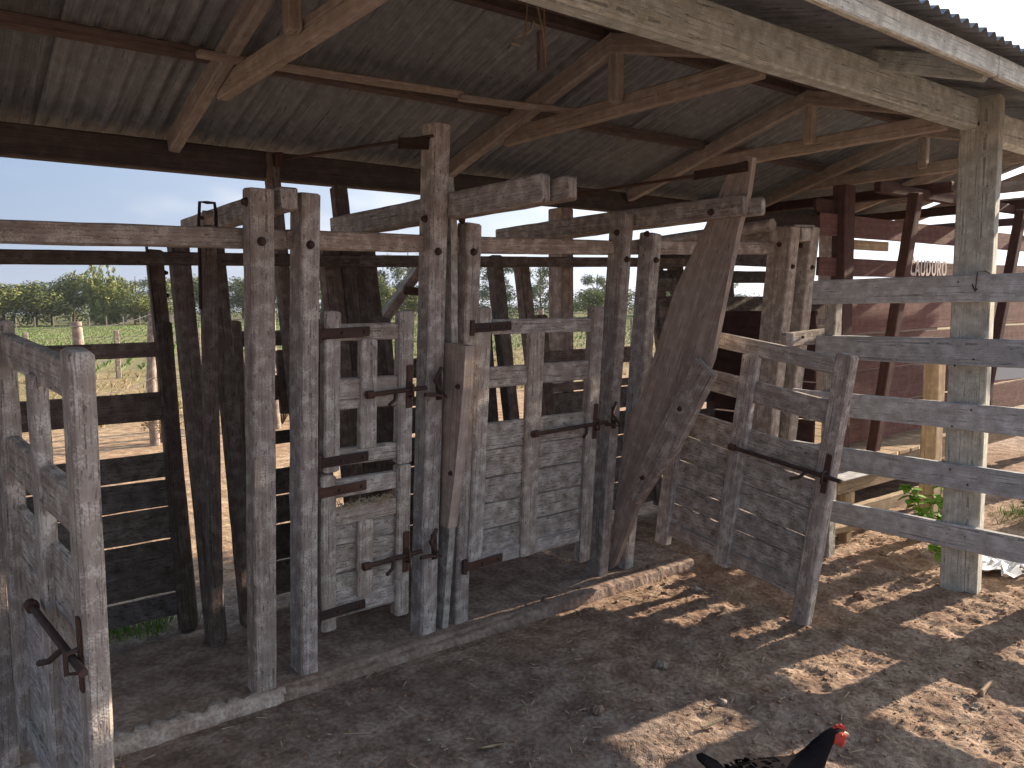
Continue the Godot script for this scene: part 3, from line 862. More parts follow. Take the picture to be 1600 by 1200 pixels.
# ------------------------------------------------------------------ loose pieces at the chute
func make_fittings() -> void:
	var p := thing("roller_pole", "upright dark pole with an iron stirrup and roller on its top", "pole", Vector3(1.085, 0, -3.58))
	T(p, "pole", Vector3(1.085, -0.02, -3.585), Vector3(1.085, 1.90, -3.425), 0.06, 0.055, "dark_wood")
	var a := []
	for i in 13:
		var t := i / 12.0
		var q := Vector2(-0.036, 0.0)
		if t < 0.4: q = Vector2(-0.036, lerpf(1.55, 1.99, t / 0.4))
		elif t < 0.6: q = Vector2(lerpf(-0.036, 0.036, (t - 0.4) / 0.2), 1.995)
		else: q = Vector2(0.036, lerpf(1.99, 1.78, (t - 0.6) / 0.4))
		a.append(Vector3(1.085 + q.x, q.y, -3.585 + 0.084 * q.y) - off)
	put(p, "stirrup", tube_mesh(a, 0.007), M["iron"][2])
	rod(p, "axle", Vector3(1.05, 1.93, -3.42), Vector3(1.12, 1.93, -3.42), 0.008, "iron")
	rod(p, "roller", Vector3(1.068, 1.93, -3.42), Vector3(1.10, 1.93, -3.42), 0.034, "old_brown")
	# thin post with iron strip beside the far gate
	p = thing("hinge_post", "thin dark post with an iron strip, above the stile of the left far gate", "post", Vector3(1.0, 0, -3.9))
	T(p, "post", Vector3(1.075, 0.0, -3.95), Vector3(1.045, 1.84, -4.13), 0.07, 0.06, "dark_wood")
	T(p, "strip", Vector3(1.022, 1.1, -3.99), Vector3(1.003, 1.86, -4.09), 0.008, 0.03, "iron")
	for y in [1.45, 1.62, 1.73]:
		bolt(p, Vector3(1.082, y, -4.09), Vector3.RIGHT, 0.7)
	# diagonal prop out at the back
	p = thing("diagonal_prop", "slanted brown timber prop with a dark clamp, behind the tall post", "prop", Vector3(2.38, 0, -4.3))
	T(p, "prop", Vector3(2.33, 1.40, -4.3), Vector3(2.72, 1.86, -4.3), 0.06, 0.07, "old_brown")
	T(p, "clamp", Vector3(2.52, 1.655, -4.25), Vector3(2.64, 1.645, -4.25), 0.05, 0.02, "iron", Vector3.UP)
	T(p, "foot_post", Vector3(2.36, 0, -4.30), Vector3(2.33, 1.44, -4.30), 0.07, 0.07, "dark_wood")
	# keepers on the front posts
	for q in [[Vector3(1.80, 1.20, -2.945), "bent iron keeper on the tall post, facing the upper gate's bolt", "gate keepers on the posts"], [Vector3(1.80, 0.46, -3.01), "bent iron keeper low on the tall post, facing the lower gate's bolt", "gate keepers on the posts"], [Vector3(2.975, 0.94, -3.02), "bent iron keeper on the post left of the leaning plank", "gate keepers on the posts"]]:
		var o: Vector3 = q[0]
		var t := thing("iron_keeper", q[1], "gate keeper", o, q[2])
		put(t, "hook", tube_mesh([Vector3(0.10, 0.085, 0.04), Vector3(0.06, 0.03, 0.05), Vector3(0.075, 0.0, 0.06), Vector3(0.115, -0.045, 0.052), Vector3(0.055, -0.03, 0.055), Vector3(0.0, -0.026, 0.06)], 0.009), M["iron"][0])
		put(t, "plate", timber_mesh(0.12, 0.03, 0.008, 0.002, 0.0006), M["iron"][2], Transform3D(Basis.IDENTITY, Vector3(0.092, -0.06, 0.028)))
	# short lever board on the tall post's neighbour
	var l := thing("hanging_toggle", "wooden peg hanging on a pale cord from the shed roof", "hanging peg", Vector3(1.713, 2.31, -2.0))
	put(l, "cord", tube_mesh([Vector3(0.0, 0.29, 0), Vector3(-0.012, 0.19, 0.0), Vector3(0.0, 0.11, 0.012), Vector3(0.012, 0.0, 0.012), Vector3(0.008, 0.06, 0.014), Vector3(0.015, 0.15, 0.0), Vector3(0.012, 0.29, 0.0)], 0.0032), M["rope"][0])
	put(l, "loose_end", tube_mesh([Vector3(-0.02, 0.12, 0.012), Vector3(-0.05, 0.135, 0.02), Vector3(-0.07, 0.10, 0.03), Vector3(-0.13, 0.065, 0.03), Vector3(-0.15, 0.045, 0.03), Vector3(-0.10, 0.05, 0.02), Vector3(-0.065, 0.09, 0.0), Vector3(-0.055, 0.19, 0.0), Vector3(-0.065, 0.30, 0.0)], 0.0028), M["rope"][0])
	put(l, "peg", timber_mesh(0.125, 0.024, 0.022, 0.004), m("purlin"), Transform3D(Basis.IDENTITY, Vector3(0, -0.005, 0)))
	# short plank fixed at the end of the fence, by the tall pair of posts
	var s := thing("short_plank", "short grey plank nailed level across the pair of posts behind the open gate", "plank", Vector3(4.3, 1.36, -2.7))
	T(s, "plank", Vector3(4.09, 1.335, -2.62), Vector3(4.70, 1.355, -2.635), 0.085, 0.045, "post", Vector3.UP)
	bolt(s, Vector3(4.25, 1.35, -2.598), Vector3.BACK, 0.6)
	bolt(s, Vector3(4.62, 1.35, -2.61), Vector3.BACK, 0.6)

func make_fence() -> void:
	var f := thing("plank_fence", "five-board grey plank fence nailed across the shed's front post", "fence", Vector3(4.41, 0, -1.7))
	var ys := [[0.23, 0.362], [0.56, 0.694], [0.88, 1.02], [1.216, 1.357], [1.543, 1.685]]
	for i in 5:
		var y: float = (ys[i][0] + ys[i][1]) / 2
		var h: float = ys[i][1] - ys[i][0]
		var z1: float = [-2.74, -2.74, -2.74, -2.60, -2.63][i]
		var bd := T(f, "board", Vector3(4.412, y, z1), Vector3(4.412, y + rng.randfn(0, 0.003), -0.55), h, 0.03, "fence", Vector3.UP, 0.003, 0.0012)
		for z in [-1.80, -1.71]:
			put(bd, "nail", bolt_mesh, M["iron"][2], Transform3D(Basis(Vector3(0.3, 0, 0), Vector3(0, 0, -0.3), Vector3(0, 0.3, 0)), Vector3(rng.randfn(0, 0.03), z - z1, -0.0155)))
	T(f, "post", Vector3(4.47, -0.05, -2.53), Vector3(4.47, 1.56, -2.53), 0.08, 0.07, "lichen_post")
	T(f, "post", Vector3(4.475, -0.05, -1.335), Vector3(4.475, 2.1, -1.335), 0.09, 0.175, "fence_post")
	put(f, "wire_loop", tube_mesh([Vector3(-0.022, 1.64, -0.03), Vector3(-0.03, 1.60, -0.01), Vector3(-0.028, 1.70, -0.005), Vector3(0.0, 1.705, 0.02), Vector3(0.03, 1.68, 0.05)], 0.003), M["iron"][1])

# ------------------------------------------------------------------ the red cattle scale beyond the fence
func make_scale() -> void:
	var s := thing("cattle_scale", "dull red timber cattle scale with slanted side posts beyond the plank fence", "cattle scale", Vector3(6.6, 0, -3.4))
	T(s, "corner_post", Vector3(5.31, 0.0, -2.93), Vector3(5.27, 2.36, -2.93), 0.13, 0.10, "red_dark")
	T(s, "corner_post", Vector3(5.31, 0.0, -4.0), Vector3(5.27, 2.36, -4.0), 0.13, 0.10, "red_dark")
	for x in [[5.66, 5.62], [7.55, 7.5], [9.2, 9.1]]:
		T(s, "side_post", Vector3(x[0], 0.38, -2.87), Vector3(x[1], 2.30, -2.60), 0.085, 0.07, "red_dark")
		T(s, "side_post", Vector3(x[0], 0.38, -4.05), Vector3(x[1], 2.30, -4.30), 0.085, 0.07, "red_dark")
	# front side: closed below, open boards above
	for y in [[0.52, 0.78], [0.785, 1.05], [1.055, 1.32], [1.325, 1.56]]:
		T(s, "panel_board", Vector3(5.36, (y[0] + y[1]) / 2, -2.95), Vector3(9.3, (y[0] + y[1]) / 2 + 0.004, -2.95), y[1] - y[0] - 0.006, 0.025, "red", Vector3.UP, 0.003)
	var name_board := T(s, "name_board", Vector3(4.99, 1.80, -2.95), Vector3(9.3, 1.835, -2.95), 0.125, 0.025, "red", Vector3.UP, 0.003)
	T(s, "top_board", Vector3(4.99, 2.085, -2.95), Vector3(9.3, 2.10, -2.95), 0.15, 0.025, "red", Vector3.UP, 0.003)
	T(s, "upper_board", Vector3(5.36, 1.965, -2.975), Vector3(6.0, 1.97, -2.975), 0.07, 0.02, "tan", Vector3.UP, 0.003)
	T(s, "end_board", Vector3(4.97, 2.21, -2.97), Vector3(5.25, 2.21, -2.97), 0.10, 0.03, "red_dark", Vector3.UP)
	# closed end towards the chute
	for y in [[0.46, 0.72], [0.725, 0.99], [0.995, 1.26], [1.265, 1.50]]:
		T(s, "end_board", Vector3(5.12, (y[0] + y[1]) / 2, -3.02), Vector3(5.12, (y[0] + y[1]) / 2, -3.95), y[1] - y[0] - 0.005, 0.03, "red_dark", Vector3.UP, 0.003)
	# far side
	for y in [[0.5, 0.95], [0.955, 1.35], [1.40, 1.56]]:
		T(s, "far_board", Vector3(5.36, (y[0] + y[1]) / 2, -4.0), Vector3(9.3, (y[0] + y[1]) / 2, -4.02), y[1] - y[0], 0.025, "red_dark", Vector3.UP, 0.003)
	# top frame
	T(s, "top_rail", Vector3(5.2, 2.31, -2.66), Vector3(9.4, 2.33, -2.66), 0.07, 0.05, "red_dark", Vector3.UP)
	T(s, "top_rail", Vector3(5.2, 2.31, -4.2), Vector3(9.4, 2.33, -4.2), 0.07, 0.05, "red_dark", Vector3.UP)
	for x in [5.95, 7.5, 9.1]:
		T(s, "cross_rail", Vector3(x, 2.355, -2.5), Vector3(x, 2.36, -4.35), 0.06, 0.075, "red_dark")
	# weighing deck
	for z in [-2.80, -3.45, -4.05]:
		T(s, "deck_beam", Vector3(5.05, 0.36, z), Vector3(9.4, 0.36, z), 0.13, 0.07, "tan", Vector3.UP)
	for i in 24:
		T(s, "deck_plank", Vector3(5.14 + i * 0.178, 0.447, -4.1), Vector3(5.14 + i * 0.178, 0.447, -2.72), 0.168, 0.03, "tan", Vector3.RIGHT, 0.003)
	for x in [5.2, 7.2, 9.2]:
		for z in [-2.85, -4.0]:
			T(s, "foot", Vector3(x, -0.02, z), Vector3(x, 0.30, z), 0.14, 0.14, "tan")
	# stencilled name, worn paint on the board
	var tm := TextMesh.new()
	var sf := SystemFont.new()
	sf.font_names = PackedStringArray(["Droid Sans"])
	sf.font_weight = 700
	tm.font = sf
	tm.text = "CAUDURO"
	tm.font_size = 16
	tm.pixel_size = 0.0072
	tm.depth = 0.004
	var te := put(s, "lettering", tm, M["paint_grey"][0], Transform3D(Basis(Vector3(1.18, 0.01, 0), Vector3(0.0, 1.42, 0), Vector3(0, 0, 1)), Vector3(6.60, 1.815, -2.9305) - off))
	te.set_meta("label", "worn pale stencilled letters")

func make_right_clutter() -> void:
	var p := thing("yard_post", "square tan timber post standing behind the plank fence", "post", Vector3(5.32, 0, -2.3), "posts standing beyond the fence")
	T(p, "post", Vector3(5.32, -0.03, -2.30), Vector3(5.32, 1.30, -2.30), 0.10, 0.10, "tan")
	p = thing("yard_post", "grey post at the right edge, beyond the shed's front post", "post", Vector3(8.5, 0, -2.05), "posts standing beyond the fence")
	T(p, "post", Vector3(8.5, -0.03, -2.28), Vector3(8.5, 1.05, -2.28), 0.2, 0.16, "fence_post")
	var w := thing("white_panel", "white metal sheet hanging crooked behind the shed's front post", "metal sheet", Vector3(7.5, 0.98, -2.82))
	put(w, "sheet", slab_mesh(PackedVector2Array([Vector2(-0.40, 0.16), Vector2(0.52, 0.12), Vector2(0.50, -0.10), Vector2(0.05, -0.12), Vector2(-0.35, -0.16)]), 0.012, Vector2(1, 0)), M["white_metal"][0], Transform3D(Basis(Vector3.UP, -0.5), Vector3.ZERO))
	put(w, "support", timber_mesh(0.62, 0.05, 0.05), m("red_dark"), Transform3D(Basis.IDENTITY, Vector3(0.2, -0.55, -0.03)))
	w = thing("sheet_frame", "low tan frame holding a grey sheet under the scale's front edge", "frame", Vector3(5.3, 0, -2.55))
	T(w, "beam", Vector3(4.85, 0.33, -2.70), Vector3(6.2, 0.33, -2.66), 0.10, 0.05, "tan", Vector3.UP)
	T(w, "beam", Vector3(4.9, 0.16, -2.64), Vector3(6.3, 0.16, -2.58), 0.09, 0.05, "tan", Vector3.UP)
	T(w, "sheet", Vector3(4.80, 0.40, -2.72), Vector3(5.5, 0.40, -2.70), 0.012, 0.22, "fence", Vector3.UP)
	for x in [4.95, 6.1]:
		T(w, "leg", Vector3(x, -0.02, -2.68), Vector3(x, 0.28, -2.68), 0.06, 0.06, "tan")
	w = thing("low_bench", "low plank step on short legs beside the open gate's free end", "step", Vector3(4.68, 0, -2.5))
	T(w, "plank", Vector3(4.50, 0.105, -2.66), Vector3(4.95, 0.105, -2.60), 0.045, 0.15, "tan", Vector3.UP)
	for x in [4.58, 4.86]:
		T(w, "leg", Vector3(x, -0.03, -2.63), Vector3(x, 0.08, -2.63), 0.06, 0.07, "tan")
	# fallen log at the right edge
	var l := thing("fallen_log", "short weathered branch lying on the dirt near the shed's front post", "log", Vector3(4.6, 0.03, -1.3))
	put(l, "log", tube_mesh([Vector3(-0.15, 0.0, -0.06), Vector3(0.0, 0.02, 0), Vector3(0.16, 0.03, 0.02), Vector3(0.4, 0.03, 0.11)], 0.035, 9, 0.026), M["bark"][0])
	put(l, "stub", tube_mesh([Vector3(0.02, 0.02, 0.0), Vector3(0.04, 0.08, 0.03)], 0.014, 6), M["bark"][0])
	# crumpled plastic behind the post
	var q := thing("plastic_litter", "crumpled white plastic sheet lying behind the shed's front post", "litter", Vector3(5.05, 0.02, -1.72))
	var V := PackedVector3Array(); var N := PackedVector3Array(); var I := PackedInt32Array()
	var nn := noise(44, 6.0, 3)
	for j in 15:
		for i in 21:
			var x := (i / 20.0 - 0.5) * (0.62 + 0.1 * sin(j * 1.3))
			var z := (j / 14.0 - 0.5) * (0.30 + 0.08 * cos(i * 0.9))
			V.append(Vector3(x, 0.015 + absf(nn.get_noise_2d(x * 2.2, z * 2.2)) * 0.10, z))
	for j in 15:
		for i in 21:
			var a := V[j * 21 + maxi(i - 1, 0)]; var b := V[j * 21 + mini(i + 1, 20)]
			var c := V[maxi(j - 1, 0) * 21 + i]; var d := V[mini(j + 1, 14) * 21 + i]
			N.append((d - c).cross(b - a).normalized())
			if i < 20 and j < 14:
				var k := j * 21 + i
				I.append_array([k, k + 1, k + 22, k, k + 22, k + 21])
	put(q, "sheet", arr_mesh(V, N, PackedVector2Array(), I), M["plastic"][0])

# ------------------------------------------------------------------ plants, far things
# leaf sprigs scattered through ellipsoid clumps; clump = [centre, radii]
func leaves(clumps: Array, count: int, size: float, droop := 0.0, shell := 0.5) -> ArrayMesh:
	var V := PackedVector3Array(); var N := PackedVector3Array(); var C := PackedColorArray(); var I := PackedInt32Array()
	var vol := 0.0
	for c in clumps: vol += c[1].x * c[1].y
	for c in clumps:
		var n := int(count * c[1].x * c[1].y / vol)
		var tone := 1.0 + rng.randfn(0, 0.10)
		for i in n:
			var d := Vector3(rng.randfn(0, 1), rng.randfn(0, 1), rng.randfn(0, 1)).normalized()
			var r := pow(rng.randf(), shell)
			var p: Vector3 = c[0] + d * r * c[1]
			var nn := (d + Vector3(rng.randfn(0, 0.6), rng.randfn(0, 0.6) + 0.3, rng.randfn(0, 0.6))).normalized()
			var u := (Vector3(rng.randfn(0, 1), rng.randfn(0, 0.6) - droop, rng.randfn(0, 1))).normalized()
			u = (u - nn * u.dot(nn)).normalized()
			var w := nn.cross(u)
			var s := size * rng.randf_range(0.6, 1.4)
			var b := V.size()
			V.append_array([p - u * s, p + w * s * 0.38, p + u * s, p - w * s * 0.38])
			var t := tone * rng.randf_range(0.8, 1.2)
			var col := Color(0.95 * t * rng.randf_range(0.9, 1.15), 0.95 * t, 0.9 * t)
			for q in 4:
				N.append(nn); C.append(col)
			I.append_array([b, b + 1, b + 2, b, b + 2, b + 3])
	return arr_mesh(V, N, PackedVector2Array(), I, C)

func make_tree(called: String, label: String, h: float, w: float, leaf: String, kind: int, count: int) -> Node3D:
	var t := thing(called, label, "tree" if kind != 2 else "bamboo", Vector3.ZERO, "trees beyond the field")
	off = Vector3.ZERO
	if kind == 0:      # rounded broadleaf, foliage to the ground
		put(t, "trunk", tube_mesh([Vector3.ZERO, Vector3(0.1, h * 0.25, 0), Vector3(-0.1, h * 0.6, 0.1)], 0.16, 8, 0.06), M["bark"][0])
		var cl := []
		for i in 15:
			var a := rng.randf() * TAU
			var rr := rng.randf() * w * 0.36
			var yy := h * rng.randf_range(0.16, 0.84)
			var sh := 1.0 - 0.55 * absf(yy / h - 0.45) * 2.0
			cl.append([Vector3(cos(a) * rr * sh, yy, sin(a) * rr * sh), Vector3(1, 0.75, 1) * w * rng.randf_range(0.16, 0.27)])
		cl.append([Vector3(0, h * 0.5, 0), Vector3(w * 0.3, h * 0.42, w * 0.3)])
		put(t, "crown", leaves(cl, count, 0.17), M[leaf][0])
	elif kind == 1:    # eucalypt: bare pale trunk, open clumps high up
		var lb := []
		put(t, "trunk", tube_mesh([Vector3.ZERO, Vector3(0.1, h * 0.4, 0), Vector3(0.0, h * 0.9, 0.1)], 0.17, 8, 0.04), M["bark"][0])
		for i in 13:
			var a := rng.randf() * TAU
			var yy := h * rng.randf_range(0.3, 0.92)
			var rr := w * rng.randf_range(0.08, 0.36)
			var c := Vector3(cos(a) * rr, yy, sin(a) * rr)
			lb.append([c, Vector3(1, 0.8, 1) * w * rng.randf_range(0.10, 0.19)])
			put(t, "limb", tube_mesh([Vector3(0.05, yy * 0.7, 0.03), c], 0.05, 5, 0.015), M["bark"][0])
		put(t, "crown", leaves(lb, count, 0.17, 0.8), M[leaf][0])
	else:              # bamboo: a sheaf of arching feathery culms
		var cl := []
		var st := SurfaceTool.new()
		st.begin(Mesh.PRIMITIVE_TRIANGLES)
		for i in 42:
			var a := rng.randf() * TAU
			var r0 := rng.randf() * w * 0.22
			var base := Vector3(cos(a) * r0, 0, sin(a) * r0)
			var hh := h * rng.randf_range(0.62, 1.05)
			var lean := rng.randf_range(0.05, 0.30) * w
			var pts := []
			for q in 5:
				var s := q / 4.0
				pts.append(base + Vector3(cos(a) * lean * s * s * 1.4, hh * (s - 0.12 * s * s * s), sin(a) * lean * s * s * 1.4))
			st.append_from(tube_mesh(pts, 0.03, 4, 0.008), 0, Transform3D.IDENTITY)
			for q in 7:
				var s := lerpf(0.15, 1.0, q / 6.0)
				var c: Vector3 = base + Vector3(cos(a) * lean * s * s * 1.4, hh * (s - 0.12 * s * s * s), sin(a) * lean * s * s * 1.4)
				cl.append([c, Vector3(0.26, 0.42, 0.26) * (1.25 - 0.6 * s) * w / 4.6])
		put(t, "culms", st.commit(), M["leaf_bamboo"][0]).set_meta("kind", "stuff")
		put(t, "foliage", leaves(cl, count, 0.21, 1.3), M[leaf][0])
	return t

func copy(o: Node3D, label: String, at: Vector3, s: Vector3, turn: float) -> Node3D:
	var c := o.duplicate()
	c.name = numbered(String(o.name).rstrip("0123456789").rstrip("_"))
	add_child(c)
	c.set_meta("label", label)
	c.transform = Transform3D(Basis(Vector3.UP, turn).scaled(s), at)
	return c

func make_trees() -> void:
	var round_ := make_tree("round_tree", "rounded dark tree beside the bamboo, beyond the green field", 6.2, 6.4, "leaf_olive", 0, 4200)
	round_.position = Vector3(16.2, 0, -98.6)
	var oliv := make_tree("round_tree", "olive green round tree behind the prop, left of the tall post", 5.0, 4.2, "leaf_olive", 0, 2600)
	oliv.position = Vector3(38.4, 0, -70.2)
	var euc := make_tree("eucalypt_tree", "tall pale eucalypt showing between the dark posts and the tall post", 8.2, 7.2, "leaf_eucalypt", 1, 3400)
	euc.position = Vector3(53.6, 0, -96.1)
	var bam := make_tree("bamboo_clump", "feathery yellow-green bamboo clump at the left, beyond the field", 6.9, 6.2, "leaf_bamboo", 2, 9000)
	bam.position = Vector3(19.1, 0, -96.1)
	# [kind, x, z, height, width, label]
	for q in [
		[0, 6.0, -95.8, 3.0, 5.0, "low tree at the far left edge of the tree line"],
		[0, 9.5, -97.0, 2.9, 4.6, "low dark tree left of the pale hedge trees"],
		[0, 12.4, -97.3, 3.0, 4.8, "low bushy tree left of the rounded dark tree"],
		[1, 14.2, -99.0, 3.3, 3.6, "small reddish-topped tree just left of the rounded dark tree"],
		[0, 21.4, -93.7, 2.1, 3.2, "low bush at the right foot of the bamboo"],
		[0, 24.0, -94.5, 2.2, 3.8, "low bush right of the bamboo, under the pale roof"],
		[1, 33.8, -146.2, 5.4, 4.4, "distant tree standing above the pale roof"],
		[0, 30.0, -146.7, 4.0, 5.2, "distant tree left of the one above the pale roof"],
		[0, 35.8, -135.3, 4.3, 4.6, "distant tree seen between the leaning far posts"],
		[0, 36.5, -124.8, 4.4, 5.2, "distant tree behind the stirrup pole"],
		[1, 40.0, -123.7, 4.2, 5.2, "distant thin tree left of the first front post"],
		[0, 43.6, -122.5, 4.1, 5.2, "distant tree hidden behind the first front post"],
		[1, 47.1, -121.2, 4.6, 5.2, "distant thin tree in the gap between the first two front posts"],
		[0, 50.7, -119.7, 5.6, 6.1, "distant round tree behind the second front post"],
		[1, 54.8, -117.9, 5.9, 6.1, "distant eucalypt right of the second front post"],
		[1, 59.2, -98.6, 6.9, 5.8, "eucalypt behind the slanted prop"],
		[1, 63.9, -95.6, 6.7, 5.6, "eucalypt behind the tall post's right neighbour"],
		[1, 66.6, -87.9, 6.1, 5.3, "eucalypt showing left of the shed's far post, above the centre gate"],
		[1, 71.4, -83.7, 5.6, 4.8, "eucalypt just left of the shed's far post"],
		[1, 77.2, -78.6, 4.3, 4.0, "eucalypt right of the shed's far post, above the centre gate"],
		[0, 63.2, -65.1, 2.2, 3.6, "low bush right of the shed's far post"],
		[0, 74.5, -72.8, 2.8, 4.6, "low tree behind the fifth front post"],
		[0, 83.5, -71.6, 3.2, 5.2, "low tree behind the leaning plank"],
		[1, 87.7, -66.4, 3.6, 5.2, "thin tree behind the dark boards right of the leaning plank"],
		[0, 41.5, -68.5, 2.2, 3.0, "low olive bush at the foot of the slanted prop"],
		[0, 70.0, -60.0, 2.0, 4.4, "low bush beyond the far gate right of centre"]]:
		var src: Node3D = round_ if q[0] == 0 else euc
		var hh: float = 3.6 if q[0] == 0 else 5.4
		var ww: float = 3.5 if q[0] == 0 else 4.5
		copy(src, q[5], Vector3(q[1], 0, q[2]), Vector3(q[4] / ww, q[3] / hh, q[4] / ww), rng.randf() * TAU)

func make_forest() -> void:
	# the continuous wood along the skyline
	var cl := []
	for i in 150:
		var a := deg_to_rad(-12.0 + i * 0.62 + rng.randfn(0, 0.2))
		var r := rng.randf_range(140.0, 175.0)
		var h := rng.randf_range(1.6, 4.4)
		cl.append([Vector3(sin(a) * r, h * 0.45, -cos(a) * r), Vector3(rng.randf_range(1.6, 3.2), h * 0.62, 2.2)])
	for i in 90:
		var a := deg_to_rad(-6.0 + i * 0.55 + rng.randfn(0, 0.2))
		var r := rng.randf_range(97.0, 104.0)
		if rng.randf() < 0.35: continue
		var h := rng.randf_range(1.2, 3.0)
		cl.append([Vector3(sin(a) * r, h * 0.45, -cos(a) * r), Vector3(rng.randf_range(1.0, 1.8), h * 0.62, 1.4)])
	var o := put(self, "far_wood", leaves(cl, 42000, 0.22), M["leaf_dark"][0])
	o.set_meta("kind", "stuff")
	tag(o, "continuous dark green wood along the skyline beyond the field", "wood")

func blade_mesh(n: int, h: float, spread: float, w: float) -> ArrayMesh:
	var V := PackedVector3Array(); var N := PackedVector3Array(); var C := PackedColorArray(); var I := PackedInt32Array()
	for i in n:
		var a := rng.randf() * TAU
		var d := Vector3(cos(a), 0, sin(a))
		var s := Vector3(-d.z, 0, d.x) * w
		var b := d * rng.randf() * spread * 0.4
		var hh := h * rng.randf_range(0.55, 1.1)
		var mid := b + d * spread * 0.3 + Vector3.UP * hh * 0.6
		var tip := b + d * spread * rng.randf_range(0.5, 1.0) + Vector3.UP * hh
		var k := V.size()
		V.append_array([b - s, b + s, mid - s * 0.7, mid + s * 0.7, tip])
		var t := rng.randf_range(0.8, 1.2)
		for q in 5:
			N.append((Vector3.UP * 0.6 + d).normalized()); C.append(Color(t, t, t))
		I.append_array([k, k + 1, k + 3, k, k + 3, k + 2, k + 2, k + 3, k + 4])
	return arr_mesh(V, N, PackedVector2Array(), I, C)

func scatter(called: String, mesh: Mesh, mat_: Material, xfs: Array, cols := []) -> MultiMeshInstance3D:
	var mm := MultiMesh.new()
	mm.transform_format = MultiMesh.TRANSFORM_3D
	mm.use_colors = cols.size() > 0
	mm.mesh = mesh
	mm.instance_count = xfs.size()
	for i in xfs.size():
		mm.set_instance_transform(i, xfs[i])
		if cols.size(): mm.set_instance_color(i, cols[i])
	var o := MultiMeshInstance3D.new()
	o.multimesh = mm
	o.material_override = mat_
	o.name = numbered(called)
	o.set_meta("kind", "stuff")
	add_child(o)
	return o

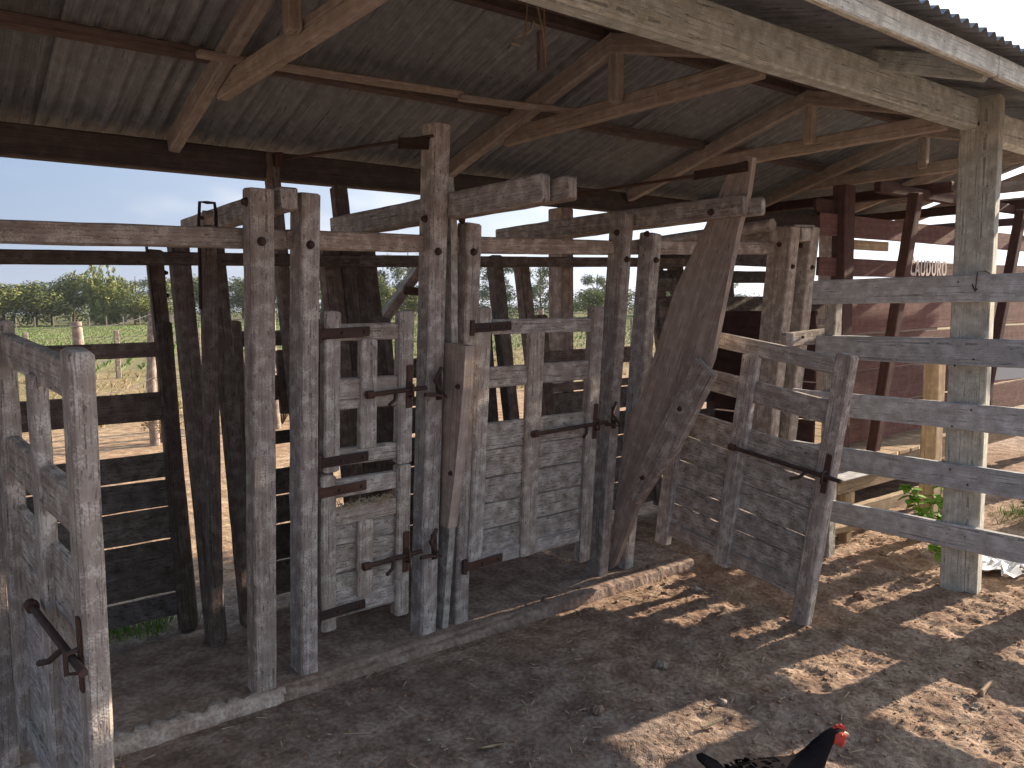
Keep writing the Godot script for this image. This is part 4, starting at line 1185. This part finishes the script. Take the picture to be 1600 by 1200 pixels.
func make_vegetation() -> void:
	# green crop in rows, running away from the viewer
	var xf := []
	var dir := Vector3(0.30, 0, -1).normalized()
	var side := Vector3(-dir.z, 0, dir.x)
	for row in range(-60, 140):
		for i in 150:
			var p := Vector3(3, 0, -22) + side * (row * 0.5 + rng.randfn(0, 0.03)) + dir * (i * 0.48 + rng.randf() * 0.2)
			if p.z < -92.0 + 0.1 * p.x or p.z > -21.5: continue
			var s := rng.randf_range(0.7, 1.3)
			xf.append(Transform3D(Basis(Vector3.UP, rng.randf() * TAU).scaled(Vector3(s, s, s)), Vector3(p.x, ground_y(p.x, p.z), p.z)))
	var crop := scatter("crop_rows", blade_mesh(6, 0.13, 0.14, 0.014), M["crop"][0], xf)
	tag(crop, "young green crop in rows across the field", "crop")
	# dry grass between the yard and the field
	xf = []
	for i in 5200:
		var p := Vector3(rng.randf_range(-4, 34), 0, rng.randf_range(-22.0, -11.5))
		if n_patch.get_noise_2d(p.x * 0.6, p.z * 0.6) < -0.05 and rng.randf() < 0.75: continue
		p.y = ground_y(p.x, p.z)
		var s := rng.randf_range(0.5, 1.3)
		xf.append(Transform3D(Basis(Vector3.UP, rng.randf() * TAU).scaled(Vector3(s, s, s)), p))
	tag(scatter("dry_grass", blade_mesh(9, 0.12, 0.15, 0.005), M["dry"][0], xf), "dry straw-coloured grass along the field's edge", "grass")
	# dry shrubs
	var k := 0
	for q in [[Vector3(2.42, 0, -9.7), 0.62, "dry leafless shrub in the back yard behind the left far gate"], [Vector3(4.1, 0, -10.2), 0.75, "dry bush in the back yard, seen between the first two front posts"]]:
		var s: float = q[1]
		var b := thing("dry_shrub", q[2], "shrub", q[0], "dry shrubs in the back yard")
		var st := SurfaceTool.new()
		st.begin(Mesh.PRIMITIVE_TRIANGLES)
		var tips := []
		for i in 26:
			var a := rng.randf() * TAU
			var e := Vector3(cos(a) * s * rng.randf_range(0.2, 0.6), s * rng.randf_range(0.35, 1.0), sin(a) * s * rng.randf_range(0.2, 0.6))
			st.append_from(tube_mesh([Vector3.ZERO, e * 0.5 + Vector3(0, s * 0.1, 0), e], 0.008, 4, 0.002), 0, Transform3D.IDENTITY)
			tips.append([e * 0.9, Vector3(1, 1, 1) * s * 0.12])
		var br := put(b, "branches", st.commit(), M["bark"][0])
		br.set_meta("kind", "stuff")
		put(b, "foliage", leaves(tips, 420, 0.024), M["dry"][0])
		k += 1
	# weeds at the foot of the shed's post
	for q in [[Vector3(5.12, 0, -2.17), 0.52, 110, "leafy green weed beside the tan yard post"], [Vector3(4.80, 0, -1.99), 0.30, 36, "small green weed at the left foot of the shed's front post"], [Vector3(6.2, 0, -1.95), 0.28, 26, "leafy green weed at the foot of the grey post at the right edge"]]:
		var s: float = q[1]
		var w := thing("weed_plant", q[3], "weed", q[0], "green weeds by the fence")
		for i in 5:
			var a := rng.randf() * TAU
			var e := Vector3(cos(a) * s * 0.3, s * rng.randf_range(0.6, 1.0), sin(a) * s * 0.3)
			put(w, "stem", tube_mesh([Vector3.ZERO, e * 0.5 + Vector3(0, 0.02, 0), e], 0.005, 5, 0.002), M["leaf_weed"][0])
			for l in int(q[2] / 5.0):
				var t := rng.randf_range(0.25, 1.0)
				var lm := leaf_mesh(0.085 * rng.randf_range(0.6, 1.2))
				var bb := Basis(Vector3.UP, rng.randf() * TAU) * Basis(Vector3.RIGHT, rng.randf_range(-0.9, 0.5))
				put(w, "leaf", lm, M["leaf_weed"][0], Transform3D(bb, e * t))
	# green tufts behind the slab
	xf = []
	for q in [[0.9, -4.02, 46], [0.72, -4.06, 22], [2.3, -4.5, 30], [3.3, -4.6, 30], [6.4, -2.1, 40], [5.3, -1.95, 30], [7.2, -2.3, 40]]:
		for i in q[2]:
			var p := Vector3(q[0] + rng.randfn(0, 0.10), 0, q[1] + rng.randfn(0, 0.07))
			p.y = ground_y(p.x, p.z) - 0.01
			var s := rng.randf_range(0.4, 1.0)
			xf.append(Transform3D(Basis(Vector3.UP, rng.randf() * TAU).scaled(Vector3(s, s, s)), p))
	tag(scatter("grass_tufts", blade_mesh(6, 0.12, 0.12, 0.003), M["leaf_weed"][0], xf), "small green grass tufts behind the slab and by the fence", "grass")

func leaf_mesh(s: float) -> ArrayMesh:
	# a folded oval leaf along +z
	var V := PackedVector3Array(); var N := PackedVector3Array(); var C := PackedColorArray(); var I := PackedInt32Array()
	var w := [0.0, 0.28, 0.36, 0.24, 0.0]
	for i in 5:
		var z := i / 4.0 * s
		var y := -0.25 * s * pow(i / 4.0, 2.0)
		for e in [-1, 0, 1]:
			V.append(Vector3(e * w[i] * s, y + absf(e) * 0.08 * s, z)); N.append(Vector3(-e * 0.25, 1, 0.3).normalized())
			C.append(Color(1, 1, 1) * rng.randf_range(0.9, 1.1))
		if i > 0:
			for e in 2:
				var a := (i - 1) * 3 + e
				I.append_array([a, a + 1, a + 4, a, a + 4, a + 3])
	return arr_mesh(V, N, PackedVector2Array(), I, C)

func make_back_fence() -> void:
	# wooden fence posts in the back yard with a sagging top wire
	var posts := []
	var f := thing("wire_fence", "wire fence on weathered wooden posts crossing the back yard", "fence", Vector3(2.3, 0, -9.5))
	for q in [[-1.6, -8.2, 1.50], [0.1, -8.55, 1.50], [1.5, -8.9, 1.44], [2.32, -9.55, 1.54], [3.9, -9.9, 1.5], [5.6, -10.3, 1.5], [7.4, -10.7, 1.5], [9.5, -11.2, 1.5], [12.0, -11.7, 1.5]]:
		var x: float = q[0]
		var z: float = q[1]
		put(f, "post", tube_mesh([Vector3(x, -0.1, z) - off, Vector3(x + rng.randfn(0, 0.02), 0.7, z) - off, Vector3(x + rng.randfn(0, 0.03), q[2], z) - off], 0.056, 9, 0.05), M["old_brown"][rng.randi() % 4])
		posts.append(Vector3(x, q[2], z))
	for y in [0.04, 0.4, 0.75, 1.1]:
		var pts := []
		for i in posts.size() - 1:
			for s in 6:
				var t := s / 6.0
				var yy: float = y
				pts.append(posts[i].lerp(posts[i + 1], t) + Vector3(0, -yy - 0.05 * sin(t * PI), 0.06) - off)
		put(f, "wire", tube_mesh(pts, 0.004, 4), M["wire"][0])
	# thin pale posts along the field
	f = thing("field_fence", "low fence of thin pale concrete posts along the edge of the green field", "fence", Vector3(3.4, 0, -19.8))
	for i in 18:
		var x := -1.2 + i * 1.75
		var z := -19.9 + i * 0.12
		put(f, "post", timber_mesh(1.1 + 0.1, 0.10, 0.10, 0.01), M["stone"][2], Transform3D(Basis.IDENTITY, Vector3(x, -0.1, z) - off))
	for y in [0.5, 0.95]:
		put(f, "wire", tube_mesh([Vector3(-1.2, y, -19.9) - off, Vector3(28.5, y, -17.9) - off], 0.004, 4), M["wire"][0])
	# far fence in front of the trees
	f = thing("far_fence", "far line of small pale fence posts in front of the trees", "fence", Vector3(15, 0, -92))
	for i in 40:
		put(f, "post", timber_mesh(1.0, 0.11, 0.11), M["stone"][2], Transform3D(Basis.IDENTITY, Vector3(2 + i * 1.6, -0.05, -92.0 + i * 0.1) - off))
	# pale roofed house far behind
	f = thing("far_house", "distant pale-roofed house between the bamboo and the leaning posts", "house", Vector3(27.2, 0, -110))
	put(f, "wall", timber_mesh(2.6, 7.0, 4.0, 0.01, 0.0), M["stone"][2], Transform3D(Basis.IDENTITY, Vector3(0, -0.1, 0)))
	put(f, "roof", slab_mesh(PackedVector2Array([Vector2(-3.9, 2.5), Vector2(3.9, 2.5), Vector2(0, 3.25)]), 4.6, Vector2(1, 0)), M["white_metal"][0], Transform3D(Basis.IDENTITY, Vector3.ZERO))
	put(f, "door", timber_mesh(1.9, 0.9, 0.05), M["dark_wood"][0], Transform3D(Basis.IDENTITY, Vector3(-0.8, 0, 2.03)))

# ------------------------------------------------------------------ litter on the ground
func stone_mesh(seed_: int) -> ArrayMesh:
	var f := noise(seed_, 1.4, 3)
	var V := PackedVector3Array(); var N := PackedVector3Array(); var U := PackedVector2Array(); var I := PackedInt32Array()
	for j in 7:
		for i in 10:
			var a := TAU * i / 9.0
			var e := PI * j / 6.0 - PI / 2
			var d := Vector3(cos(a) * cos(e), sin(e), sin(a) * cos(e))
			V.append(d * (1.0 + f.get_noise_3dv(d) * 0.9) * Vector3(1, 0.6, 0.8)); N.append(d); U.append(Vector2(i / 9.0, j / 6.0) * 0.1)
			if i > 0 and j > 0:
				var k := j * 10 + i
				I.append_array([k - 11, k - 10, k, k - 11, k, k - 1])
	return arr_mesh(V, N, U, I)

func make_litter() -> void:
	for q in [[Vector3(3.36, 0, -2.66), 0.035, 2, "tan clod lying in the light patch beside the open gate's foot"], [Vector3(2.03, 0, -2.06), 0.030, 0, "grey stone on the shaded dirt in front of the centre gate"], [Vector3(2.52, 0, -2.17), 0.034, 2, "pale flat stone left of the sunlit patches"], [Vector3(3.22, 0, -2.75), 0.022, 1, "small dark stone in the narrow light patch by the open gate"], [Vector3(3.92, 0, -2.03), 0.035, 1, "dark stone between the open gate and the shed's post"], [Vector3(2.45, 0, -1.80), 0.020, 2, "small pale stone at the edge of the lower left light patch"], [Vector3(4.05, 0, -1.58), 0.02, 0, "small stone in the light patch before the shed's post"], [Vector3(4.72, 0, -2.3), 0.03, 1, "brown stone below the fence's lowest board"], [Vector3(5.6, 0, -1.75), 0.09, 1, "large brown stone beyond the fence at the right"], [Vector3(5.9, 0, -1.62), 0.07, 0, "grey-brown stone right of the largest stone beyond the fence"]]:
		var p: Vector3 = q[0]
		p.y = ground_y(p.x, p.z) + q[1] * 0.25
		var s: float = q[1]
		var o := put(self, "stone", stone_mesh(rng.randi() % 1000), M["stone"][q[2]], Transform3D(Basis(Vector3.UP, rng.randf() * TAU).scaled(Vector3(s, s, s)), p))
		tag(o, q[3], "stone", "stones on the dirt")
	var chips := [[Vector3(3.30, 0.035, -2.36), Vector3(0.02, 0.055, 0.05), 0.035, 0.015, "splintered pale wood chip leaning under the open gate"], [Vector3(3.36, 0.012, -1.20), Vector3(0.13, 0.004, -0.01), 0.03, 0.014, "pale bone-like wood scrap in the lower right light patch"], [Vector3(2.28, 0.012, -1.72), Vector3(0.10, 0.008, 0.02), 0.018, 0.012, "pale stick in the lower left light patch"], [Vector3(1.57, 0.012, -2.12), Vector3(0.08, 0.003, 0.035), 0.012, 0.006, "pale curved straw stalk on the shaded dirt, bottom centre"], [Vector3(2.75, 0.012, -2.02), Vector3(0.10, 0.0, -0.02), 0.006, 0.006, "long thin straw on the shaded dirt left of the middle light patch"]]
	for q in chips:
		var p: Vector3 = q[0]
		p.y += ground_y(p.x, p.z)
		off = Vector3.ZERO
		var o := T(self, "wood_chip", p - q[1] * 0.5 * Vector3(1, 0.2, 1), p + q[1] * Vector3(0.5, 1, 0.5), q[2], q[3], "tan", Vector3.UP if q[3] > 0.013 else Vector3.BACK, 0.003, 0.002, 0.7)
		tag(o, q[4], "wood scrap", "scraps of wood and straw")
	# loose straw, pale flecks and crumbs of earth
	var xf := []
	for i in 900:
		var p := Vector3(rng.randf_range(0.5, 4.6), 0, rng.randf_range(-2.95, -0.8))
		if rng.randf() > 0.35 + 0.65 * smoothstep(-2.4, -1.5, p.z): continue
		p.y = ground_y(p.x, p.z) + 0.006
		var l := rng.randf_range(0.008, 0.045) * (1.0 if rng.randf() < 0.9 else 2.2)
		xf.append(Transform3D(Basis(Vector3.UP, rng.randf() * TAU) * Basis(Vector3.BACK, rng.randfn(0, 0.25)) * Basis.from_scale(Vector3(l, 1, 1)), p))
	var bm := BoxMesh.new()
	bm.size = Vector3(1, 0.0022, 0.0028)
	tag(scatter("straw_litter", bm, M["straw"][0], xf), "scattered bits of straw on the dirt", "straw")
	xf = []
	for i in 130:   # hay caught on the low gate's middle rail
		var p := Vector3(rng.randf_range(1.44, 1.69), 0.708 + absf(rng.randfn(0, 0.008)), -3.012 + rng.randfn(0, 0.014))
		var l := rng.randf_range(0.02, 0.06)
		xf.append(Transform3D(Basis(Vector3.UP, rng.randf() * TAU) * Basis(Vector3.BACK, rng.randfn(0, 0.5)) * Basis.from_scale(Vector3(l, 1, 1)), p))
	tag(scatter("hay_wisps", bm, M["straw"][0], xf), "wisps of hay caught on the low gate's middle rail", "hay")
	xf = []
	for i in 5200:
		var p := Vector3(rng.randf_range(0.4, 5.2), 0, rng.randf_range(-2.96, -0.75))
		var dens := 0.25 + 0.75 * smoothstep(1.8, 3.2, p.x + (p.z + 2.0) * 0.4)
		if rng.randf() > dens: continue
		p.y = ground_y(p.x, p.z) + 0.002
		var s := 0.003 + 0.007 * pow(rng.randf(), 3.0)
		xf.append(Transform3D(Basis(Vector3.UP, rng.randf() * TAU).scaled(Vector3(s, s * 0.8, s)), p))
	tag(scatter("earth_crumbs", stone_mesh(77), M["crumb"][0], xf), "crumbs of dry earth over the yard", "earth")
	xf = []
	for i in 150:
		var p := Vector3(rng.randf_range(0.6, 4.6), 0, rng.randf_range(-2.9, -0.8))
		p.y = ground_y(p.x, p.z) + 0.003
		var s := 0.004 + 0.009 * pow(rng.randf(), 2.5)
		xf.append(Transform3D(Basis(Vector3.UP, rng.randf() * TAU).scaled(Vector3(s, s * 0.6, s)), p))
	tag(scatter("pale_pebbles", stone_mesh(78), M["stone"][2], xf), "small pale pebbles and flecks on the dirt", "pebbles")

# ------------------------------------------------------------------ the hen
func loft(rings: Array, sides: int) -> ArrayMesh:
	# ring = [centre, half width, half height, pitch]; cross-sections along a spine in the xy plane
	var V := PackedVector3Array(); var N := PackedVector3Array(); var I := PackedInt32Array()
	for j in rings.size():
		var r: Array = rings[j]
		var q: float = r[3]
		var up := Vector3(-sin(q), cos(q), 0)
		for i in sides + 1:
			var a := TAU * i / sides
			V.append(r[0] + Vector3(0, 0, 1) * cos(a) * r[1] + up * sin(a) * r[2])
			N.append(Vector3.ZERO)
	for j in rings.size():
		for i in sides + 1:
			var k := j * (sides + 1) + i
			var du := V[j * (sides + 1) + (i + 1) % sides] - V[j * (sides + 1) + (i + sides - 1) % sides]
			var dv := V[mini(j + 1, rings.size() - 1) * (sides + 1) + i] - V[maxi(j - 1, 0) * (sides + 1) + i]
			var nn := du.cross(dv).normalized()
			var out: Vector3 = V[k] - rings[j][0]
			N[k] = nn if nn.dot(out) > 0 else -nn
			if i > 0 and j > 0:
				var b := k - sides - 1
				I.append_array([b - 1, b, k, b - 1, k, k - 1])
	return arr_mesh(V, N, PackedVector2Array(), I)

func make_hen() -> void:
	var h := thing("hen", "black hen with a red comb and wattles walking right, at the lower edge", "hen", Vector3(1.90, 0, -1.215))
	h.rotation.y = -0.36
	off = Vector3.ZERO
	# spine from tail root to beak root, x forward
	var rings := []
	for r in [[-0.165, 0.235, 0.004, 0.006, -0.5], [-0.15, 0.228, 0.026, 0.034, -0.5], [-0.11, 0.205, 0.050, 0.060, -0.4], [-0.06, 0.182, 0.068, 0.074, -0.2], [0.0, 0.172, 0.074, 0.080, 0.0], [0.05, 0.176, 0.068, 0.078, 0.3], [0.09, 0.192, 0.054, 0.066, 0.6], [0.118, 0.215, 0.040, 0.048, 0.85], [0.14, 0.24, 0.030, 0.037, 0.95], [0.162, 0.266, 0.023, 0.029, 0.85], [0.182, 0.284, 0.019, 0.023, 0.6], [0.198, 0.293, 0.0185, 0.020, 0.3], [0.214, 0.296, 0.017, 0.0185, 0.1], [0.228, 0.294, 0.012, 0.013, 0.0], [0.236, 0.292, 0.005, 0.006, 0.0]]:
		rings.append([Vector3(r[0], r[1], 0), r[2], r[3], r[4]])
	put(h, "body", loft(rings, 20), M["feather"][0])
	# overlapping feathers give the plumage its edge
	var V := PackedVector3Array(); var N := PackedVector3Array(); var I := PackedInt32Array()
	for i in 520:
		var j := rng.randf_range(1.2, 9.6)
		var a: Array = rings[int(j)]
		var b: Array = rings[int(j) + 1]
		var f := j - int(j)
		var c: Vector3 = a[0].lerp(b[0], f)
		var th := rng.randf() * TAU
		var q := lerpf(a[3], b[3], f)
		var up := Vector3(-sin(q), cos(q), 0)
		var nn := (Vector3(0, 0, 1) * cos(th) + up * sin(th)).normalized()
		var p := c + Vector3(0, 0, 1) * cos(th) * lerpf(a[1], b[1], f) + up * sin(th) * lerpf(a[2], b[2], f)
		var back: Vector3 = (a[0] - b[0]).normalized()
		var s := nn.cross(back).normalized()
		var L := rng.randf_range(0.014, 0.024) * (1.0 if j < 7 else 0.7)
		var w := L * 0.32
		var k := V.size()
		V.append_array([p - nn * 0.002, p + back * L * 0.5 + s * w + nn * 0.001, p + back * L + nn * 0.003, p + back * L * 0.5 - s * w + nn * 0.001])
		for e in 4: N.append(nn)
		I.append_array([k, k + 1, k + 2, k, k + 2, k + 3])
	put(h, "plumage", arr_mesh(V, N, PackedVector2Array(), I), M["feather"][0]).set_meta("kind", "stuff")
	for sgn in [-1.0, 1.0]:
		var wr := []
		for r in [[0.055, 0.17, 0.003, 0.02], [0.03, 0.165, 0.008, 0.038], [-0.02, 0.165, 0.010, 0.042], [-0.08, 0.172, 0.008, 0.030], [-0.125, 0.185, 0.003, 0.010]]:
			wr.append([Vector3(r[0], r[1], sgn * (0.064 if r[0] > -0.1 else 0.045)), r[2], r[3], -0.1])
		put(h, "wing", loft(wr, 12), M["feather"][0])
	for i in 9:
		var s := (i - 4) / 4.0
		var L := 0.12 - 0.02 * absf(s)
		var tail := slab_mesh(PackedVector2Array([Vector2(0, -0.006), Vector2(0.06, -0.016), Vector2(L, -0.012), Vector2(L + 0.01, 0.0), Vector2(L, 0.010), Vector2(0.06, 0.014), Vector2(0, 0.006)]), 0.0015, Vector2(1, 0))
		put(h, "tail_feather", tail, M["feather"][0], Transform3D(Basis(Vector3(-0.80, 0.60 - 0.10 * absf(s), 0.30 * s).normalized(), s * 0.5 + 0.1) * Basis(Vector3(-0.8, 0.6, 0.22 * s).normalized(), Vector3(-0.6, -0.8, 0.1).normalized(), Vector3(0, 0, 1)).orthonormalized(), Vector3(-0.145, 0.235, 0.012 * s)))
	# comb, wattles, face, beak, eyes
	put(h, "comb", slab_mesh(PackedVector2Array([Vector2(0.240, 0.296), Vector2(0.243, 0.307), Vector2(0.240, 0.313), Vector2(0.235, 0.312), Vector2(0.232, 0.319), Vector2(0.226, 0.319), Vector2(0.223, 0.315), Vector2(0.218, 0.321), Vector2(0.211, 0.320), Vector2(0.208, 0.314), Vector2(0.202, 0.317), Vector2(0.198, 0.312), Vector2(0.202, 0.304), Vector2(0.218, 0.304)]), 0.007, Vector2(1, 0)), M["comb"][0])
	for sgn in [-1.0, 1.0]:
		var fr := []
		for r in [[0.184, 0.283, 0.002, 0.004], [0.196, 0.287, 0.006, 0.016], [0.213, 0.289, 0.006, 0.018], [0.229, 0.289, 0.005, 0.011], [0.238, 0.289, 0.001, 0.003]]:
			fr.append([Vector3(r[0], r[1], sgn * 0.0145), r[2], r[3], 0.0])
		put(h, "face", loft(fr, 10), M["comb"][0])
		var wa := []
		for r in [[0.232, 0.284, 0.002, 0.003], [0.230, 0.276, 0.004, 0.008], [0.228, 0.266, 0.005, 0.010], [0.226, 0.257, 0.003, 0.007], [0.225, 0.252, 0.001, 0.002]]:
			wa.append([Vector3(r[0], r[1], sgn * 0.007), r[2], r[3], -PI / 2])
		put(h, "wattle", loft(wa, 10), M["comb"][0])
		var em := SphereMesh.new()
		em.radius = 0.0042; em.height = 0.0084; em.radial_segments = 12; em.rings = 6
		put(h, "eye", em, M["eye"][0], Transform3D(Basis.IDENTITY, Vector3(0.216, 0.297, sgn * 0.0175)))
		var lx: float = 0.02 + sgn * 0.03
		var lg := put(h, "leg", tube_mesh([Vector3(0.0, 0.125, sgn * 0.032), Vector3(lx, 0.075, sgn * 0.034), Vector3(lx - 0.012, 0.012, sgn * 0.035)], 0.008, 8, 0.006), M["shank"][0])
		for t in [[-0.5, 0.045], [0.0, 0.055], [0.5, 0.045], [PI, 0.025]]:
			var d: Vector3 = Vector3(cos(t[0]), 0, sin(t[0])) * t[1]
			put(lg, "toe", tube_mesh([Vector3(lx - 0.012, 0.012, sgn * 0.035), Vector3(lx - 0.012, 0.008, sgn * 0.035) + d * 0.5, Vector3(lx - 0.012, 0.004, sgn * 0.035) + d], 0.0045, 6, 0.002), M["shank"][0])
	var bk := []
	for r in [[0.232, 0.291, 0.006, 0.0075, 0.0], [0.243, 0.289, 0.0045, 0.006, -0.2], [0.253, 0.285, 0.0025, 0.0035, -0.5], [0.259, 0.280, 0.0006, 0.0008, -0.8]]:
		bk.append([Vector3(r[0], r[1], 0), r[2], r[3], r[4]])
	put(h, "beak", loft(bk, 10), M["beak"][0])
